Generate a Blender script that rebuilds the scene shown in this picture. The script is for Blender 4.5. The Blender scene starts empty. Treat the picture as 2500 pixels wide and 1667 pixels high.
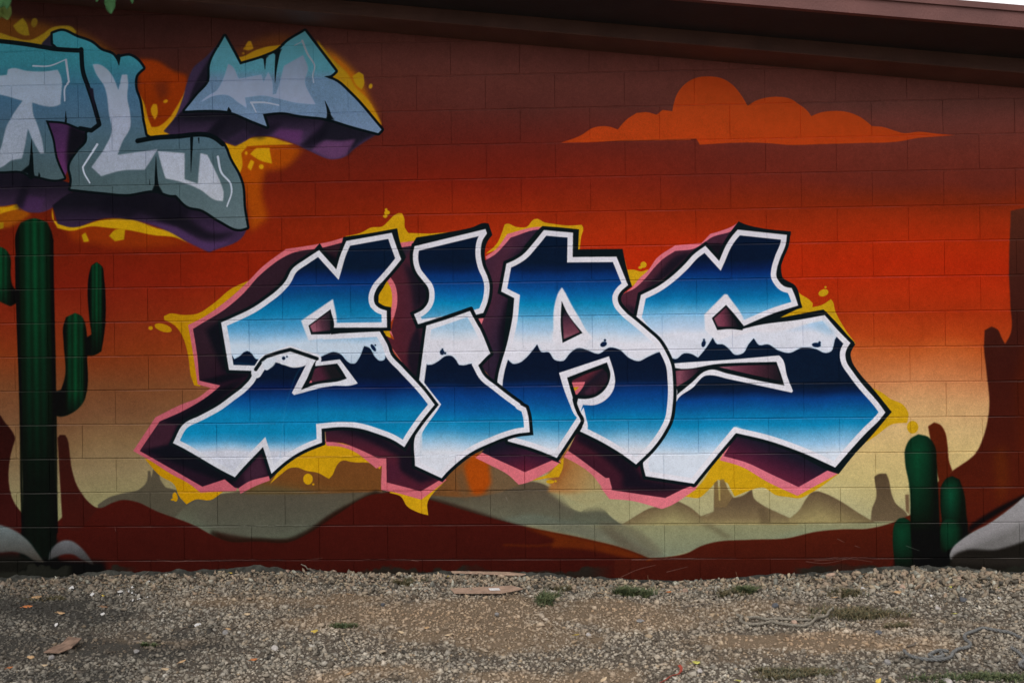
import bpy, bmesh, math, random
import numpy as np
from mathutils import Matrix, Vector, noise
random.seed(7); np.random.seed(7)
R_ = math.radians
S = bpy.context.scene
COL = S.collection

# ------------------------------------------------------------------ camera
# The wall face is the plane Y = 0, X runs right along it, the ground is Z = 0.
YAW, PIT, ROL = 0.0405, -0.0009, -0.0123
CAM = np.array([1.188, -5.8394, 1.3646])
FPX = 2430.0                       # focal length in pixels of a 2500 px wide frame
def _rot(y, p, r):
    cy, sy, cp, sp, cr, sr = math.cos(y), math.sin(y), math.cos(p), math.sin(p), math.cos(r), math.sin(r)
    R0 = np.array([[1, 0, 0], [0, 0, -1], [0, 1, 0.]])
    Rz = np.array([[cy, -sy, 0], [sy, cy, 0], [0, 0, 1]])
    Rp = np.array([[1, 0, 0], [0, cp, sp], [0, -sp, cp]])
    Rr = np.array([[cr, -sr, 0], [sr, cr, 0], [0, 0, 1]])
    return Rr @ Rp @ R0 @ Rz.T
RC = _rot(YAW, PIT, ROL)           # rows: right, down, forward
cd = bpy.data.cameras.new('camera'); cam = bpy.data.objects.new('camera', cd); COL.objects.link(cam)
cd.sensor_fit = 'HORIZONTAL'; cd.sensor_width = 36.0; cd.lens = 36.0 * FPX / 2500.0
cd.clip_start = 0.05; cd.clip_end = 300
cam.matrix_world = Matrix(((RC[0][0], -RC[1][0], -RC[2][0], CAM[0]),
                           (RC[0][1], -RC[1][1], -RC[2][1], CAM[1]),
                           (RC[0][2], -RC[1][2], -RC[2][2], CAM[2]), (0, 0, 0, 1)))
cd.dof.use_dof = True; cd.dof.focus_distance = 5.75; cd.dof.aperture_fstop = 4.0
S.camera = cam

# ------------------------------------------------------------------ daylight: bright overcast
SUN_EL = R_(50)    # the veiled sun stands in front of the wall
W = bpy.data.worlds.new('World'); S.world = W; W.use_nodes = True
nt = W.node_tree; nt.nodes.clear()
sky = nt.nodes.new('ShaderNodeTexSky'); sky.sky_type = 'NISHITA'; sky.sun_disc = False
sky.sun_elevation = SUN_EL; sky.sun_rotation = R_(60); sky.dust_density = 6.0; sky.air_density = 1.0
hs = nt.nodes.new('ShaderNodeHueSaturation'); hs.inputs['Saturation'].default_value = 0.28
bg = nt.nodes.new('ShaderNodeBackground'); bg.inputs['Strength'].default_value = 0.15
wo = nt.nodes.new('ShaderNodeOutputWorld')
# a closed bright cloud deck over the clear-sky model, a little uneven
tcw = nt.nodes.new('ShaderNodeTexCoord'); nzw = nt.nodes.new('ShaderNodeTexNoise'); nzw.inputs['Scale'].default_value = 2.5; nzw.inputs['Detail'].default_value = 4
rw = nt.nodes.new('ShaderNodeValToRGB'); rw.color_ramp.elements[0].color = (5.35, 5.2, 5.3, 1); rw.color_ramp.elements[1].color = (6.7, 6.5, 6.6, 1)
mxw = nt.nodes.new('ShaderNodeMix'); mxw.data_type = 'RGBA'; mxw.inputs[0].default_value = 0.86
nt.links.new(tcw.outputs['Generated'], nzw.inputs['Vector']); nt.links.new(nzw.outputs['Fac'], rw.inputs[0])
nt.links.new(sky.outputs[0], hs.inputs['Color']); nt.links.new(hs.outputs[0], mxw.inputs[6]); nt.links.new(rw.outputs[0], mxw.inputs[7])
nt.links.new(mxw.outputs[2], bg.inputs['Color'])
nt.links.new(bg.outputs[0], wo.inputs[0])
sd = bpy.data.lights.new('sun', 'SUN'); sd.energy = 0.55; sd.angle = R_(30); sd.color = (1, .97, .93)
sun = bpy.data.objects.new('sun', sd); COL.objects.link(sun)
# direction towards the sun: in front of the wall (-Y), up, a little to the right
sun_dir = Vector((-math.cos(SUN_EL) * 0.30, -math.cos(SUN_EL) * 0.95, math.sin(SUN_EL))).normalized()
sky.sun_rotation = math.atan2(sun_dir.x, sun_dir.y)
sun.rotation_euler = sun_dir.to_track_quat('Z', 'Y').to_euler()
S.view_settings.view_transform = 'Standard'; S.view_settings.look = 'None'
S.view_settings.gamma = 1.0; S.view_settings.use_curve_mapping = False
S.view_settings.exposure = 0.68
def gain_map(x, y):                 # 1 / light on the wall, smooth over the wall
    d = y - (0.0862 * x - 37)        # below the eave line
    e = np.interp(d, [95, 130, 180, 240, 310, 400, 500, 620, 760, 900, 1400], [.29, .33, .40, .49, .61, .725, .83, .885, .92, .95, .97])
    g = 1.0 / (e * np.interp(x, [0, 600, 1400, 2500], [.89, .91, .99, 1.02]))
    k = [np.interp(d, [110, 210, 355, 560, 690], t_) for t_ in ([.92, .95, .97, .98, 1.], [.83, .89, .93, .95, .955], [.77, .82, .87, .935, .935])]
    return np.stack([g / q_ for q_ in k], -1).astype(np.float32)

# photo pixel -> point on a plane Y = y0 ; or on a height Z = z0
def ray(x, y):
    d = np.array([(x - 1250.0) / FPX, (y - 833.5) / FPX, 1.0]); return RC.T @ d
def on_wall(x, y, y0=0.0):
    d = ray(x, y); t = (y0 - CAM[1]) / d[1]; return CAM + d * t
def on_ground(x, y, z0=0.0):
    d = ray(x, y); t = (z0 - CAM[2]) / d[2]; return CAM + d * t
# ------------------------------------------------------------------ the mural, painted into one bitmap in wall metres
TILES = dict(A=(0, 0, 2.351), B=(750, 0, 2.351), C=(1500, 0, 2.351), L=(0, 500, 2.351), M=(750, 500, 2.351),
             R=(1500, 500, 2.351), a=(0, 1000, 2.351), b=(750, 1000, 2.351), c=(1500, 1000, 2.351),
             p=(500, 530, 4.704), q=(320, 860, 4.704), r=(770, 860, 4.704), s=(960, 530, 4.704),
             t=(1200, 860, 4.704), u=(1300, 530, 4.704), v=(1700, 530, 4.704), w=(1650, 860, 4.704),
             o=(0, 0, 0.9408), z=(0, 0, 5.87), X=(0, 0, 1.0))
MX0, MX1, MZ0, MZ1, TPM = -3.2, 5.8, -0.15, 3.95, 460.0
TW, TH = int((MX1 - MX0) * TPM), int((MZ1 - MZ0) * TPM)
def P(spec):
    t = None; out = []
    for tok in spec.replace(';', ' ').split():
        if tok in TILES: t = TILES[tok]; continue
        x, y = tok.split(','); out.append((t[0] + float(x) / t[2], t[1] + float(y) / t[2]))
    return np.array(out)
def totex(pts):
    pts = np.asarray(pts, float)
    d = np.stack([(pts[:, 0] - 1250.0) / FPX, (pts[:, 1] - 833.5) / FPX, np.ones(len(pts))], 1) @ RC
    t = -CAM[1] / d[:, 1]
    X = CAM[0] + d[:, 0] * t; Z = CAM[2] + d[:, 2] * t
    return np.stack([(X - MX0) * TPM, (MZ1 - Z) * TPM], 1)
# photo-pixel coordinates of every texel, so that colour ramps can be read off the photograph
_ix, _iy = np.meshgrid(np.arange(TW) + .5, np.arange(TH) + .5)
_wx = MX0 + _ix / TPM - CAM[0]; _wz = MZ1 - _iy / TPM - CAM[2]
_c = [RC[k][0] * _wx + RC[k][1] * (-CAM[1]) + RC[k][2] * _wz for k in range(3)]
XP = (FPX * _c[0] / _c[2] + 1250.0).astype(np.float32); YP = (FPX * _c[1] / _c[2] + 833.5).astype(np.float32)
del _ix, _iy, _wx, _wz, _c
K = TPM / 413.0                     # texels per photo pixel

def curve(pts, closed=True, lim=42):
    """rounds the gentle bends of a traced outline, keeps its corners"""
    n = len(pts); out = []
    tang = []
    for i in range(n):
        a, b, c2 = pts[i - 1], pts[i], pts[(i + 1) % n]
        if not closed and i in (0, n - 1): tang.append(np.zeros(2)); continue
        u, v = b - a, c2 - b; lu, lv = np.hypot(*u), np.hypot(*v)
        if lu < 1e-6 or lv < 1e-6: tang.append(np.zeros(2)); continue
        ang = abs(math.degrees(math.atan2(u[0] * v[1] - u[1] * v[0], u @ v)))
        if ang > lim: tang.append(None)
        else: tang.append((u / lu * lv + v / lv * lu) / (lu + lv))
    for i in range(n if closed else n - 1):
        a, b = pts[i], pts[(i + 1) % n]; L = np.hypot(*(b - a))
        d = (b - a) / max(L, 1e-6)
        ta = tang[i] if tang[i] is not None and np.any(tang[i]) else d
        tb = tang[(i + 1) % n] if tang[(i + 1) % n] is not None and np.any(tang[(i + 1) % n]) else d
        k = max(1, min(8, int(L / 6)))
        for j in range(k):
            s = j / k; h00 = 2*s**3 - 3*s**2 + 1; h10 = s**3 - 2*s**2 + s; h01 = -2*s**3 + 3*s**2; h11 = s**3 - s**2
            out.append(h00 * a + h10 * L * ta + h01 * b + h11 * L * tb)
    if not closed: out.append(pts[-1])
    return np.array(out)

def boxblur(m, r):
    r = int(r)
    if r < 1: return m
    for ax in (0, 1):
        pad = [(0, 0), (0, 0)]; pad[ax] = (r + 1, r)
        c = np.cumsum(np.pad(m, pad, mode='edge'), axis=ax, dtype=np.float32)
        n = m.shape[ax]
        hi = np.take(c, range(2 * r + 1, 2 * r + 1 + n), axis=ax); lo = np.take(c, range(0, n), axis=ax)
        m = (hi - lo) / (2 * r + 1)
    return m
def blur(m, r):
    if r < 1: return m
    return boxblur(boxblur(m, max(1, round(r * .6))), max(1, round(r * .6)))

class Mask:
    def __init__(s, x0, y0, m): s.x0, s.y0, s.m = x0, y0, m
def window(pts, pad):
    x0 = max(0, int(pts[:, 0].min() - pad)); x1 = min(TW, int(pts[:, 0].max() + pad) + 2)
    y0 = max(0, int(pts[:, 1].min() - pad)); y1 = min(TH, int(pts[:, 1].max() + pad) + 2)
    return x0, y0, max(x1, x0 + 1), max(y1, y0 + 1)
def poly_tex(t, win):
    x0, y0, x1, y1 = win
    SS = 3; w_, h_ = (x1 - x0) * SS, (y1 - y0) * SS
    acc = np.zeros((h_, w_ + 1), np.int8)
    q_ = (t - [x0, y0]) * SS
    for i in range(len(q_)):
        ax, ay = q_[i - 1]; bx, by = q_[i]
        if ay == by: continue
        if ay > by: ax, ay, bx, by = bx, by, ax, ay
        j0 = max(0, int(math.ceil(ay - .5))); j1 = min(h_ - 1, int(math.floor(by - .5 - 1e-9)))
        if j1 < j0: continue
        j = np.arange(j0, j1 + 1); xx = ax + (j + .5 - ay) * (bx - ax) / (by - ay)
        k = np.clip(np.ceil(xx - .5), 0, w_).astype(int)
        np.add.at(acc, (j, k), 1)
    m = (np.cumsum(acc[:, :w_], axis=1) & 1).astype(np.float32)
    m = m.reshape(y1 - y0, SS, x1 - x0, SS).mean((1, 3))
    return m
def poly(spec, soft=0.0, rnd=True, lim=42, win=None):
    pts = P(spec) if isinstance(spec, str) else np.asarray(spec, float)
    t = totex(pts)
    if rnd and len(t) > 4: t = curve(t, True, lim)
    x0, y0, x1, y1 = win or window(t, soft * K * 2.2 + 2)
    m = poly_tex(t, (x0, y0, x1, y1))
    if soft: m = blur(m, soft * K)
    return Mask(x0, y0, m)
def stroke(spec, hw, closed=False, rnd=True, soft=0.0, win=None, hw2=None, lim=42):
    """hw: half width in photo pixels, tapering to hw2"""
    pts = P(spec) if isinstance(spec, str) else np.asarray(spec, float)
    t = totex(pts)
    if rnd and len(t) > 2: t = curve(t, closed, lim)
    if closed: t = np.vstack([t, t[:1]])
    H0 = hw * K; H1 = (hw if hw2 is None else hw2) * K; hm = max(H0, H1)
    x0, y0, x1, y1 = win or window(t, hm + soft * K * 2.2 + 3)
    d = np.full((y1 - y0, x1 - x0), -9.0, np.float32)
    n = len(t) - 1
    for i in range(n):
        a, b = t[i], t[i + 1]; h0 = H0 + (H1 - H0) * i / n; h1 = H0 + (H1 - H0) * (i + 1) / n
        X0 = max(x0, int(min(a[0], b[0]) - hm - 2)); X1 = min(x1, int(max(a[0], b[0]) + hm + 3))
        Y0 = max(y0, int(min(a[1], b[1]) - hm - 2)); Y1 = min(y1, int(max(a[1], b[1]) + hm + 3))
        if X1 <= X0 or Y1 <= Y0: continue
        gx = np.arange(X0, X1)[None, :] + .5; gy = np.arange(Y0, Y1)[:, None] + .5
        u = b - a; L2 = max(u @ u, 1e-6)
        s = np.clip(((gx - a[0]) * u[0] + (gy - a[1]) * u[1]) / L2, 0, 1)
        dd = h0 + (h1 - h0) * s - np.sqrt((gx - a[0] - s * u[0])**2 + (gy - a[1] - s * u[1])**2)
        sl = d[Y0 - y0:Y1 - y0, X0 - x0:X1 - x0]; np.maximum(sl, dd, out=sl)
    m = np.clip(d + .5, 0, 1)
    if soft: m = blur(m, soft * K)
    return Mask(x0, y0, m)
def miters(spec, hw, win, maxr=2.6):
    """fills the outer wedge of every sharp corner, as a chisel-cut outline has it"""
    t = totex(P(spec)); H = hw * K; out = np.zeros((win[3] - win[1], win[2] - win[0]), np.float32)
    n = len(t)
    for i in range(n):
        a, b, c2 = t[i - 1], t[i], t[(i + 1) % n]
        u, v = b - a, c2 - b; lu, lv = np.hypot(*u), np.hypot(*v)
        if lu < 3 or lv < 3: continue
        u, v = u / lu, v / lv; cr = u[0] * v[1] - u[1] * v[0]; ang = math.degrees(math.atan2(cr, u @ v))
        if abs(ang) < 42 or abs(ang) > 165: continue
        sgn = 1 if cr < 0 else -1
        n1 = np.array([-u[1], u[0]]) * sgn; n2 = np.array([-v[1], v[0]]) * sgn
        bis = n1 + n2; bl = np.hypot(*bis)
        if bl < 1e-3: continue
        ml = min(H / (bl / 2), maxr * H); q = np.array([b, b + n1 * H, b + bis / bl * ml, b + n2 * H])
        x0, y0 = int(q[:, 0].min()) - 2, int(q[:, 1].min()) - 2; x1, y1 = int(q[:, 0].max()) + 3, int(q[:, 1].max()) + 3
        x0, y0, x1, y1 = max(x0, win[0]), max(y0, win[1]), min(x1, win[2]), min(y1, win[3])
        if x1 <= x0 or y1 <= y0: continue
        m = poly_tex(q, (x0, y0, x1, y1)); sl = out[y0 - win[1]:y1 - win[1], x0 - win[0]:x1 - win[0]]; np.maximum(sl, m, out=sl)
    return out
def hexc(h): return np.array([int(h[i:i + 2], 16) / 255 for i in (1, 3, 5)], np.float32)
def ramp(v, stops):
    xs = [s[0] for s in stops]; cs = np.array([hexc(s[1]) for s in stops])
    return np.stack([np.interp(v, xs, cs[:, k]) for k in range(3)], -1).astype(np.float32)
IMG = np.zeros((TH, TW, 3), np.float32)
def put(M, col, op=1.0):
    h, w_ = M.m.shape; sl = IMG[M.y0:M.y0 + h, M.x0:M.x0 + w_]
    if isinstance(col, str): c = hexc(col)
    elif callable(col): c = col(XP[M.y0:M.y0 + h, M.x0:M.x0 + w_], YP[M.y0:M.y0 + h, M.x0:M.x0 + w_])
    else: c = np.asarray(col, np.float32)
    al = (M.m * op)[..., None]; sl += (c - sl) * al
def mul(M, N):                      # product of two masks, on M's window
    out = np.zeros_like(M.m); h, w_ = M.m.shape; h2, w2 = N.m.shape
    X0, X1 = max(M.x0, N.x0), min(M.x0 + w_, N.x0 + w2); Y0, Y1 = max(M.y0, N.y0), min(M.y0 + h, N.y0 + h2)
    if X1 > X0 and Y1 > Y0:
        out[Y0 - M.y0:Y1 - M.y0, X0 - M.x0:X1 - M.x0] = M.m[Y0 - M.y0:Y1 - M.y0, X0 - M.x0:X1 - M.x0] * \
            N.m[Y0 - N.y0:Y1 - N.y0, X0 - N.x0:X1 - N.x0]
    return Mask(M.x0, M.y0, out)
def inv_in(M, N):                   # M * (1 - N)
    k = mul(M, N); return Mask(M.x0, M.y0, M.m - k.m)
def ell(tile, x, y, rx, ry, rot=0.0):
    T = TILES[tile]; cx, cy = T[0] + x / T[2], T[1] + y / T[2]; a = np.linspace(0, 2 * np.pi, 15)[:-1]
    ex, ey = np.cos(a) * rx / T[2], np.sin(a) * ry / T[2]; c_, s_ = math.cos(R_(rot)), math.sin(R_(rot))
    return np.stack([cx + ex * c_ - ey * s_, cy + ex * s_ + ey * c_], 1)
_rs = np.random.RandomState(3)
def cloudnoise(cell, amp):
    g = _rs.rand(TH // cell + 3, TW // cell + 3).astype(np.float32)
    y = np.arange(TH) / cell; x = np.arange(TW) / cell; yi = y.astype(int); xi = x.astype(int)
    fy = (y - yi)[:, None]; fx = (x - xi)[None, :]; fy = fy*fy*(3-2*fy); fx = fx*fx*(3-2*fx)
    v = g[yi][:, xi] * (1-fy)*(1-fx) + g[yi+1][:, xi]*fy*(1-fx) + g[yi][:, xi+1]*(1-fy)*fx + g[yi+1][:, xi+1]*fy*fx
    return ((v - .5) * 2 * amp).astype(np.float32)

# ---- sunset sky
N1 = cloudnoise(300, 1) * .6 + cloudnoise(110, 1) * .4
yy = YP + N1 * 26
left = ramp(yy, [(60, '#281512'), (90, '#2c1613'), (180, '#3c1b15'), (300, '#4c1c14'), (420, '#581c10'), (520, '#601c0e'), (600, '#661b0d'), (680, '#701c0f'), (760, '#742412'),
    (850, '#7a3216'), (930, '#6e3f24'), (1010, '#6d482f'), (1080, '#765a3c'), (1150, '#837050'), (1240, '#857f58')])  # same sky, darkened: the dimmer light at the left end is painted in
mid = ramp(yy, [(60, '#3a201c'), (90, '#3e221d'), (150, '#462520'), (200, '#4c2620'), (260, '#4c241e'), (330, '#561f18'), (400, '#641d13'), (450, '#721d10'), (500, '#86240f'), (560, '#9a2a10'),
    (620, '#a42a10'), (700, '#a4290e'), (780, '#9e3812'), (850, '#a84c20'), (930, '#a06038'), (1000, '#a57648'), (1060, '#a88656'), (1130, '#9e9066'), (1240, '#98926c')])
right = ramp(yy, [(90, '#42241f'), (250, '#4c2a24'), (290, '#582c25'), (380, '#5e271d'), (450, '#60251a'), (500, '#702410'), (540, '#88280f'), (600, '#9e280d'), (650, '#a4260d'), (700, '#a42a0f'),
    (760, '#9c2e11'), (820, '#a83e18'), (850, '#b05022'), (900, '#b8693c'), (950, '#c08254'), (985, '#c29262'), (1050, '#c7a571'), (1100, '#c6a971'), (1180, '#bda971'), (1270, '#a5a07a')])
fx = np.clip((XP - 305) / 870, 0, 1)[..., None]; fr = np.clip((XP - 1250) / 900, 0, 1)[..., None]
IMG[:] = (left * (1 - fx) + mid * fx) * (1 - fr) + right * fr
del left, mid, right
# a few broad reds sprayed unevenly over the sky
def haze_spot(x, y, rx, ry, col, op):
    win = (0, 0, TW, TH)
    g = np.exp(-(((XP - x) / rx)**2 + ((YP - y) / ry)**2)) * op
    put(Mask(0, 0, g.astype(np.float32)), col)
haze_spot(560, 640, 130, 55, '#7c1c0a', .5); haze_spot(1620, 660, 240, 80, '#ac260c', .35); haze_spot(1500, 430, 160, 70, '#7c2413', .35)
# ---- orange cloud
put(poly('B 1455,820 1570,778 1640,735 1700,725 1750,732 1782,745 1830,690 1890,650 1950,645 2005,660 2040,632 2095,640 C 340,600 360,540 410,480 470,448 545,440 620,452 680,490 730,550 765,608 810,580 870,562 945,557 1010,568 1060,600 1110,640 1130,668 1180,648 1260,638 1340,645 1410,672 1480,725 1540,730 1600,748 1660,765 1750,757 1850,768 1960,777 1850,785 1730,795 1640,812 1400,822 1200,828 1000,833 870,822 700,820 550,828 490,832 470,797 200,803 0,808 B 1700,814', .8, lim=25),
    lambda x, y: ramp(y + (x - 1900) * .02, [(180, '#903212'), (260, '#963613'), (350, '#a43812')]))
put(stroke('B 1500,813 1900,806 2200,802', 1.0, soft=.5), '#b84a18', .6)
# ---- distant hills
def hill(spec, top, bot, y0, y1, soft=2.0, op=1.0, x0c=None):
    put(poly(spec, soft), lambda x, y: ramp(y, [(y0, top), (y1, bot)]), op)
hill('a 560,545 620,505 700,480 800,455 840,415 850,350 862,350 868,390 885,320 905,335 920,400 950,445 1100,480 2400,460 b 2000,900 a 600,900', '#4f4536', '#4c473a', 1140, 1260, 1.5)
hill('a 1000,620 1060,560 1180,500 1300,478 2200,468 b 1240,420 1300,415 1350,425 1420,470 1470,500 1510,560 1570,585 1600,565 1650,555 1690,562 1740,610 1800,655 1900,700 2020,860 a 1500,900', '#4f4234', '#585c4c', 1182, 1285, 1.8)
put(poly('a 1100,600 1250,520 1900,500 2200,470 b 300,480 b 100,640 a 1300,760', 18), '#4c463c', .5)
hill('b 1080,470 1160,415 1300,412 1400,450 1500,540 1540,600 1400,700 900,700 800,560', '#564839', '#5b5a4a', 1185, 1270, 5, .9)
put(poly('b 1060,640 1300,600 1500,640 1700,680 2050,860 1400,860', 8), '#5c6052', .9)
# brown hill behind the yellow splash, orange and tan patches between the letters
put(poly('a 1400,482 1500,380 1640,240 1800,190 2000,180 b 350,200 440,270 432,470 0,482', 1.5), lambda x, y: ramp(y - (x - 700) * .12, [(1100, '#6c4020'), (1170, '#68401f'), (1215, '#574529')]))
put(poly('a 1400,482 1500,430 1700,455 1850,482', 7), '#574a30', .8)
put(poly('b 740,470 760,360 860,250 960,200 1100,280 1230,380 1240,425 1080,480 900,500 700,490', 3), lambda x, y: ramp(x, [(1080, '#6a4526'), (1150, '#7a4a26'), (1210, '#665038')]))
put(poly('b 900,320 960,240 1040,290 1055,420 1010,480 960,490 925,430', 8), '#9c420f')
put(poly('b 850,370 890,350 920,430 930,520 880,500', 9), '#5c4630', .6)
put(poly('b 1380,470 1440,300 1470,210 1560,240 1690,380 1760,500 1600,540 1480,500', 4), lambda x, y: ramp(x + (y - 1150) * .5, [(1370, '#9a6534'), (1420, '#a07848'), (1470, '#a08a5c')]))
put(poly('b 1380,330 1470,260 1510,320 1440,420 1390,430', 9), '#94592c', .8)
put(poly('b 1380,470 1500,480 1700,470 1900,540 1820,640 1700,580 1560,580', 8), '#97916a', .8)
put(poly('b 1230,662 1500,662 c 0,662 600,640 1500,640 1600,660 1000,735 500,800 200,860 0,850 b 2000,860', 3), lambda x, y: ramp(y, [(1280, '#84805e'), (1300, '#7c7f62'), (1345, '#6b7462')]), .92)
put(poly('b 1250,665 1640,665 2050,860 1950,850 1700,760', 8), '#636152', .8)
# far mesas and dunes on the right
dune = lambda x, y: ramp(y, [(1180, '#4e3d2c'), (1225, '#5e4c38'), (1262, '#746245'), (1285, '#918357')])
put(poly('b 1830,655 1980,560 2060,545 2120,520 2200,560 2260,610 2400,560 c 520,610 700,655 60,660', 2), dune)
put(poly('c 40,660 120,610 210,565 290,560 345,525 400,550 450,590 495,625 580,665', 1.5), lambda x, y: ramp(y - np.abs(x - 1645) * .3, [(1205, '#4f3e2c'), (1230, '#6b5a40'), (1268, '#8c8158')]))
for sp in ('c 500,625 570,585 575,410 590,405 597,470 605,540 608,400 625,397 640,430 660,480 685,505 735,492 790,455 800,505 850,545 940,590 1005,620 1060,660 520,660',):
    put(poly(sp, 1.2), dune)
put(poly('c 1000,625 1060,575 1100,510 1130,475 1165,467 1210,480 1300,525 1400,590 1500,648 1010,655', 1.4), lambda x, y: ramp(y - np.abs(x - 1995) * .32, [(1182, '#4c3b2b'), (1212, '#66543c'), (1262, '#918256')]))
put(poly('c 1470,640 1480,560 1500,510 1492,385 1510,370 1560,365 1575,400 1590,480 1610,530 1680,600 1690,640', 1.6), lambda x, y: ramp(y, [(1155, '#4f3e2d'), (1275, '#675640')]))
put(poly('c 1668,485 1690,485 1692,600 1672,580', 1.5), '#6e563d')
put(poly('c 60,665 1080,665 1000,700 300,830 200,800', 8), '#837b58', .3)
put(poly('c -100,640 40,655 180,720 290,830 180,850 60,800', 9), '#5d5444', .55); put(poly('c 500,655 560,655 680,730 640,740', 7), '#5f563f', .6); put(poly('b 1640,665 1740,665 1960,850 1900,850', 9), '#564e3e', .5)
put(poly('c 820,560 840,655 900,655 860,560', 5), '#544431', .5)
# ---- red ground hills
MAR = lambda x, y: ramp(y + (x - 1250) * .0, [(1180, '#43140f'), (1290, '#3d130f'), (1390, '#37120e')])
MARR = lambda x, y: ramp(y, [(1270, '#4f1b10'), (1390, '#3d1610')])
put(stroke('a 1225,712 1285,744 1480,754 1665,752 1765,708 1930,600 2160,480', 8, soft=6), '#211711', .85)
put(poly('a 1240,745 1240,700 1500,740 1700,735 1900,600 b 480,470 700,505 1230,665 2000,870 c 0,1000 a 0,1100 a 0,700', 6), '#25110c', .75)
put(poly('a 300,670 400,560 410,440 500,540 580,562 640,535 700,517 780,527 900,582 1105,658 1246,732 1290,750 1480,756 1670,756 1765,712 1930,604 2160,482 b 420,480 480,472 600,495 680,510 800,545 1000,605 1230,665 1600,740 1800,790 1900,825 1990,865 2200,1000 a 2300,1100 0,1200 0,600', 1.5), MAR)
put(poly('b 1230,668 1600,742 1800,792 1900,830 1975,862 1850,850 1600,800 1450,790 1400,790 1420,740', 6), '#64280a', .75)
put(stroke('b 1130,775 1350,778 1450,765 1540,745', 2.5, soft=3, hw2=2), '#5c250b', .5)
put(poly('c 0,960 0,860 200,850 290,845 420,820 500,780 560,762 780,745 1000,735 1150,700 1300,685 1460,680 1600,645 1700,600 1750,640 1800,1100 0,1150', 1.2), MARR)
put(poly('c 195,856 250,850 180,870', 1), '#6a2c0c')
# ---- big mesa at the right, with its cactus-like arms
MES = lambda x, y: ramp(y, [(500, '#4a2418'), (700, '#3d1c16'), (900, '#3a1611'), (1060, '#421710'), (1200, '#4c190e'), (1380, '#48150f')])
put(poly('R 2275,35 2320,25 2700,20 2860,60 2900,300 3050,420 3160,700 3400,900 4000,1080 c 4400,300 4400,1100 1500,1000 1750,600 1850,420 1940,350 2080,240 2120,150 2150,0 R 2135,950 2122,830 2125,720 2165,698 2200,715 2222,760 2242,798 2268,755 2272,560 2265,400', 1.2), MES)
put(poly('c 1800,95 1835,72 1870,85 1895,120 1912,200 1922,300 1940,350 1870,440 1840,300 1810,150', 1.2), '#501c0e')
put(poly('c 2180,250 2240,200 2260,420 2210,560', 16), '#5c260c', .7)
put(poly('R 2300,1000 2380,700 2450,1568 2330,1500', 20), '#521c0c', .5)
# ---- left mesa
LM = lambda x, y: ramp(y, [(1000, '#230e0c'), (1250, '#341210')])
put(poly('L -1500,760 -1300,700 -1100,740 -1000,860 -860,900 -640,1080 -300,1140 0,1205 30,1250 70,1300 86,1350 a 84,180 86,540 130,600 140,1000 -1800,1000 L -1700,1000', 1.2), LM)
put(poly('a 330,160 345,143 375,145 388,170 398,230 410,330 440,430 500,520 560,570 450,700 360,680 345,420', 1.2), lambda x, y: ramp(y, [(1060, '#2e1410'), (1250, '#3a1410')]))
# ---- tall cactus
def cactus(spec, cx, rx, hi='#0d3b21', lo='#06130d', edge='#0a0f0d', yb=None, soft=1.5, stripes=5):
    def f(x, y):
        cxx = cx(y) if callable(cx) else cx
        t_ = np.clip(np.abs((x - cxx) / rx), 0, 1.2)
        body = ramp(t_, [(0, hi), (.55, '#0a2a1a'), (.85, lo), (1.1, edge)])
        st = .5 + .5 * np.cos((x - cxx) / rx * math.pi * stripes)
        body = body * (0.70 + .34 * st[..., None] * np.clip((.85 - t_[..., None]) * 5, 0, 1))
        if yb: body = body + (hexc(edge) - body) * (np.clip((y - yb[0]) / (yb[1] - yb[0]), 0, 1)[..., None] * .92)
        return body
    put(poly(spec, soft), f)
put(poly('a 90,1050 120,700 330,740 345,1050', 6), '#0c0d0b', .9)
cactus('L -60,300 -30,250 0,242 30,255 55,290 62,400 70,460 95,500 100,560 60,583 0,555 -60,500', 2, 30, yb=(690, 760))
cactus('L 310,1075 350,1060 370,1000 365,800 362,700 378,645 430,620 470,640 490,690 500,760 530,740 520,600 512,400 525,350 555,330 585,355 596,420 592,780 580,840 540,862 500,865 500,1060 480,1130 420,1190 340,1215 300,1200', 184, 30, yb=(960, 1010), stripes=4)
cactus('L 512,640 512,400 525,350 555,330 585,355 596,420 594,700 580,840 540,862 500,862 498,780 525,745', 236, 19, yb=(760, 860), stripes=4)
cactus('L 90,300 92,160 120,100 195,78 270,100 297,160 302,300 312,800 318,1568 a 328,700 300,860 120,860 130,500 L 120,1300', lambda y: 84 + (y - 540) * .012, 47, yb=(760, 1180), stripes=5)
put(stroke('L 92,300 97,500 107,800 118,1200 a 124,500 140,900', 3, soft=2), '#070a08', .9)
put(stroke('L 300,200 304,500 313,900 318,1200 a 325,700', 3, soft=2), '#070a08', .9)
# rocks at the foot of it
def rock(spec, a_, b_, y0, y1, soft=2): put(poly(spec, soft), lambda x, y: ramp(y, [(y0, a_), (y1, b_)]))
put(poly('a -900,1000 -900,860 120,850 600,870 620,990', 10), '#0b0b0a', .95)
rock('a -900,900 -800,790 -640,700 -400,640 -200,630 0,660 60,680 120,715 170,760 215,820 255,875 200,865 140,830 80,815 0,820 -400,830 -700,870', '#666e6e', '#3a332c', 1285, 1375, 3)
rock('a 278,862 290,810 330,765 370,748 410,752 460,785 500,830 540,890 470,860 420,830 370,828 320,845', '#646466', '#2e2a28', 1320, 1380, 3)
put(poly('a -900,900 -700,870 -400,840 0,828 90,824 150,846 200,886 0,1000 -900,1000', 10), '#171512', .92)
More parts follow.
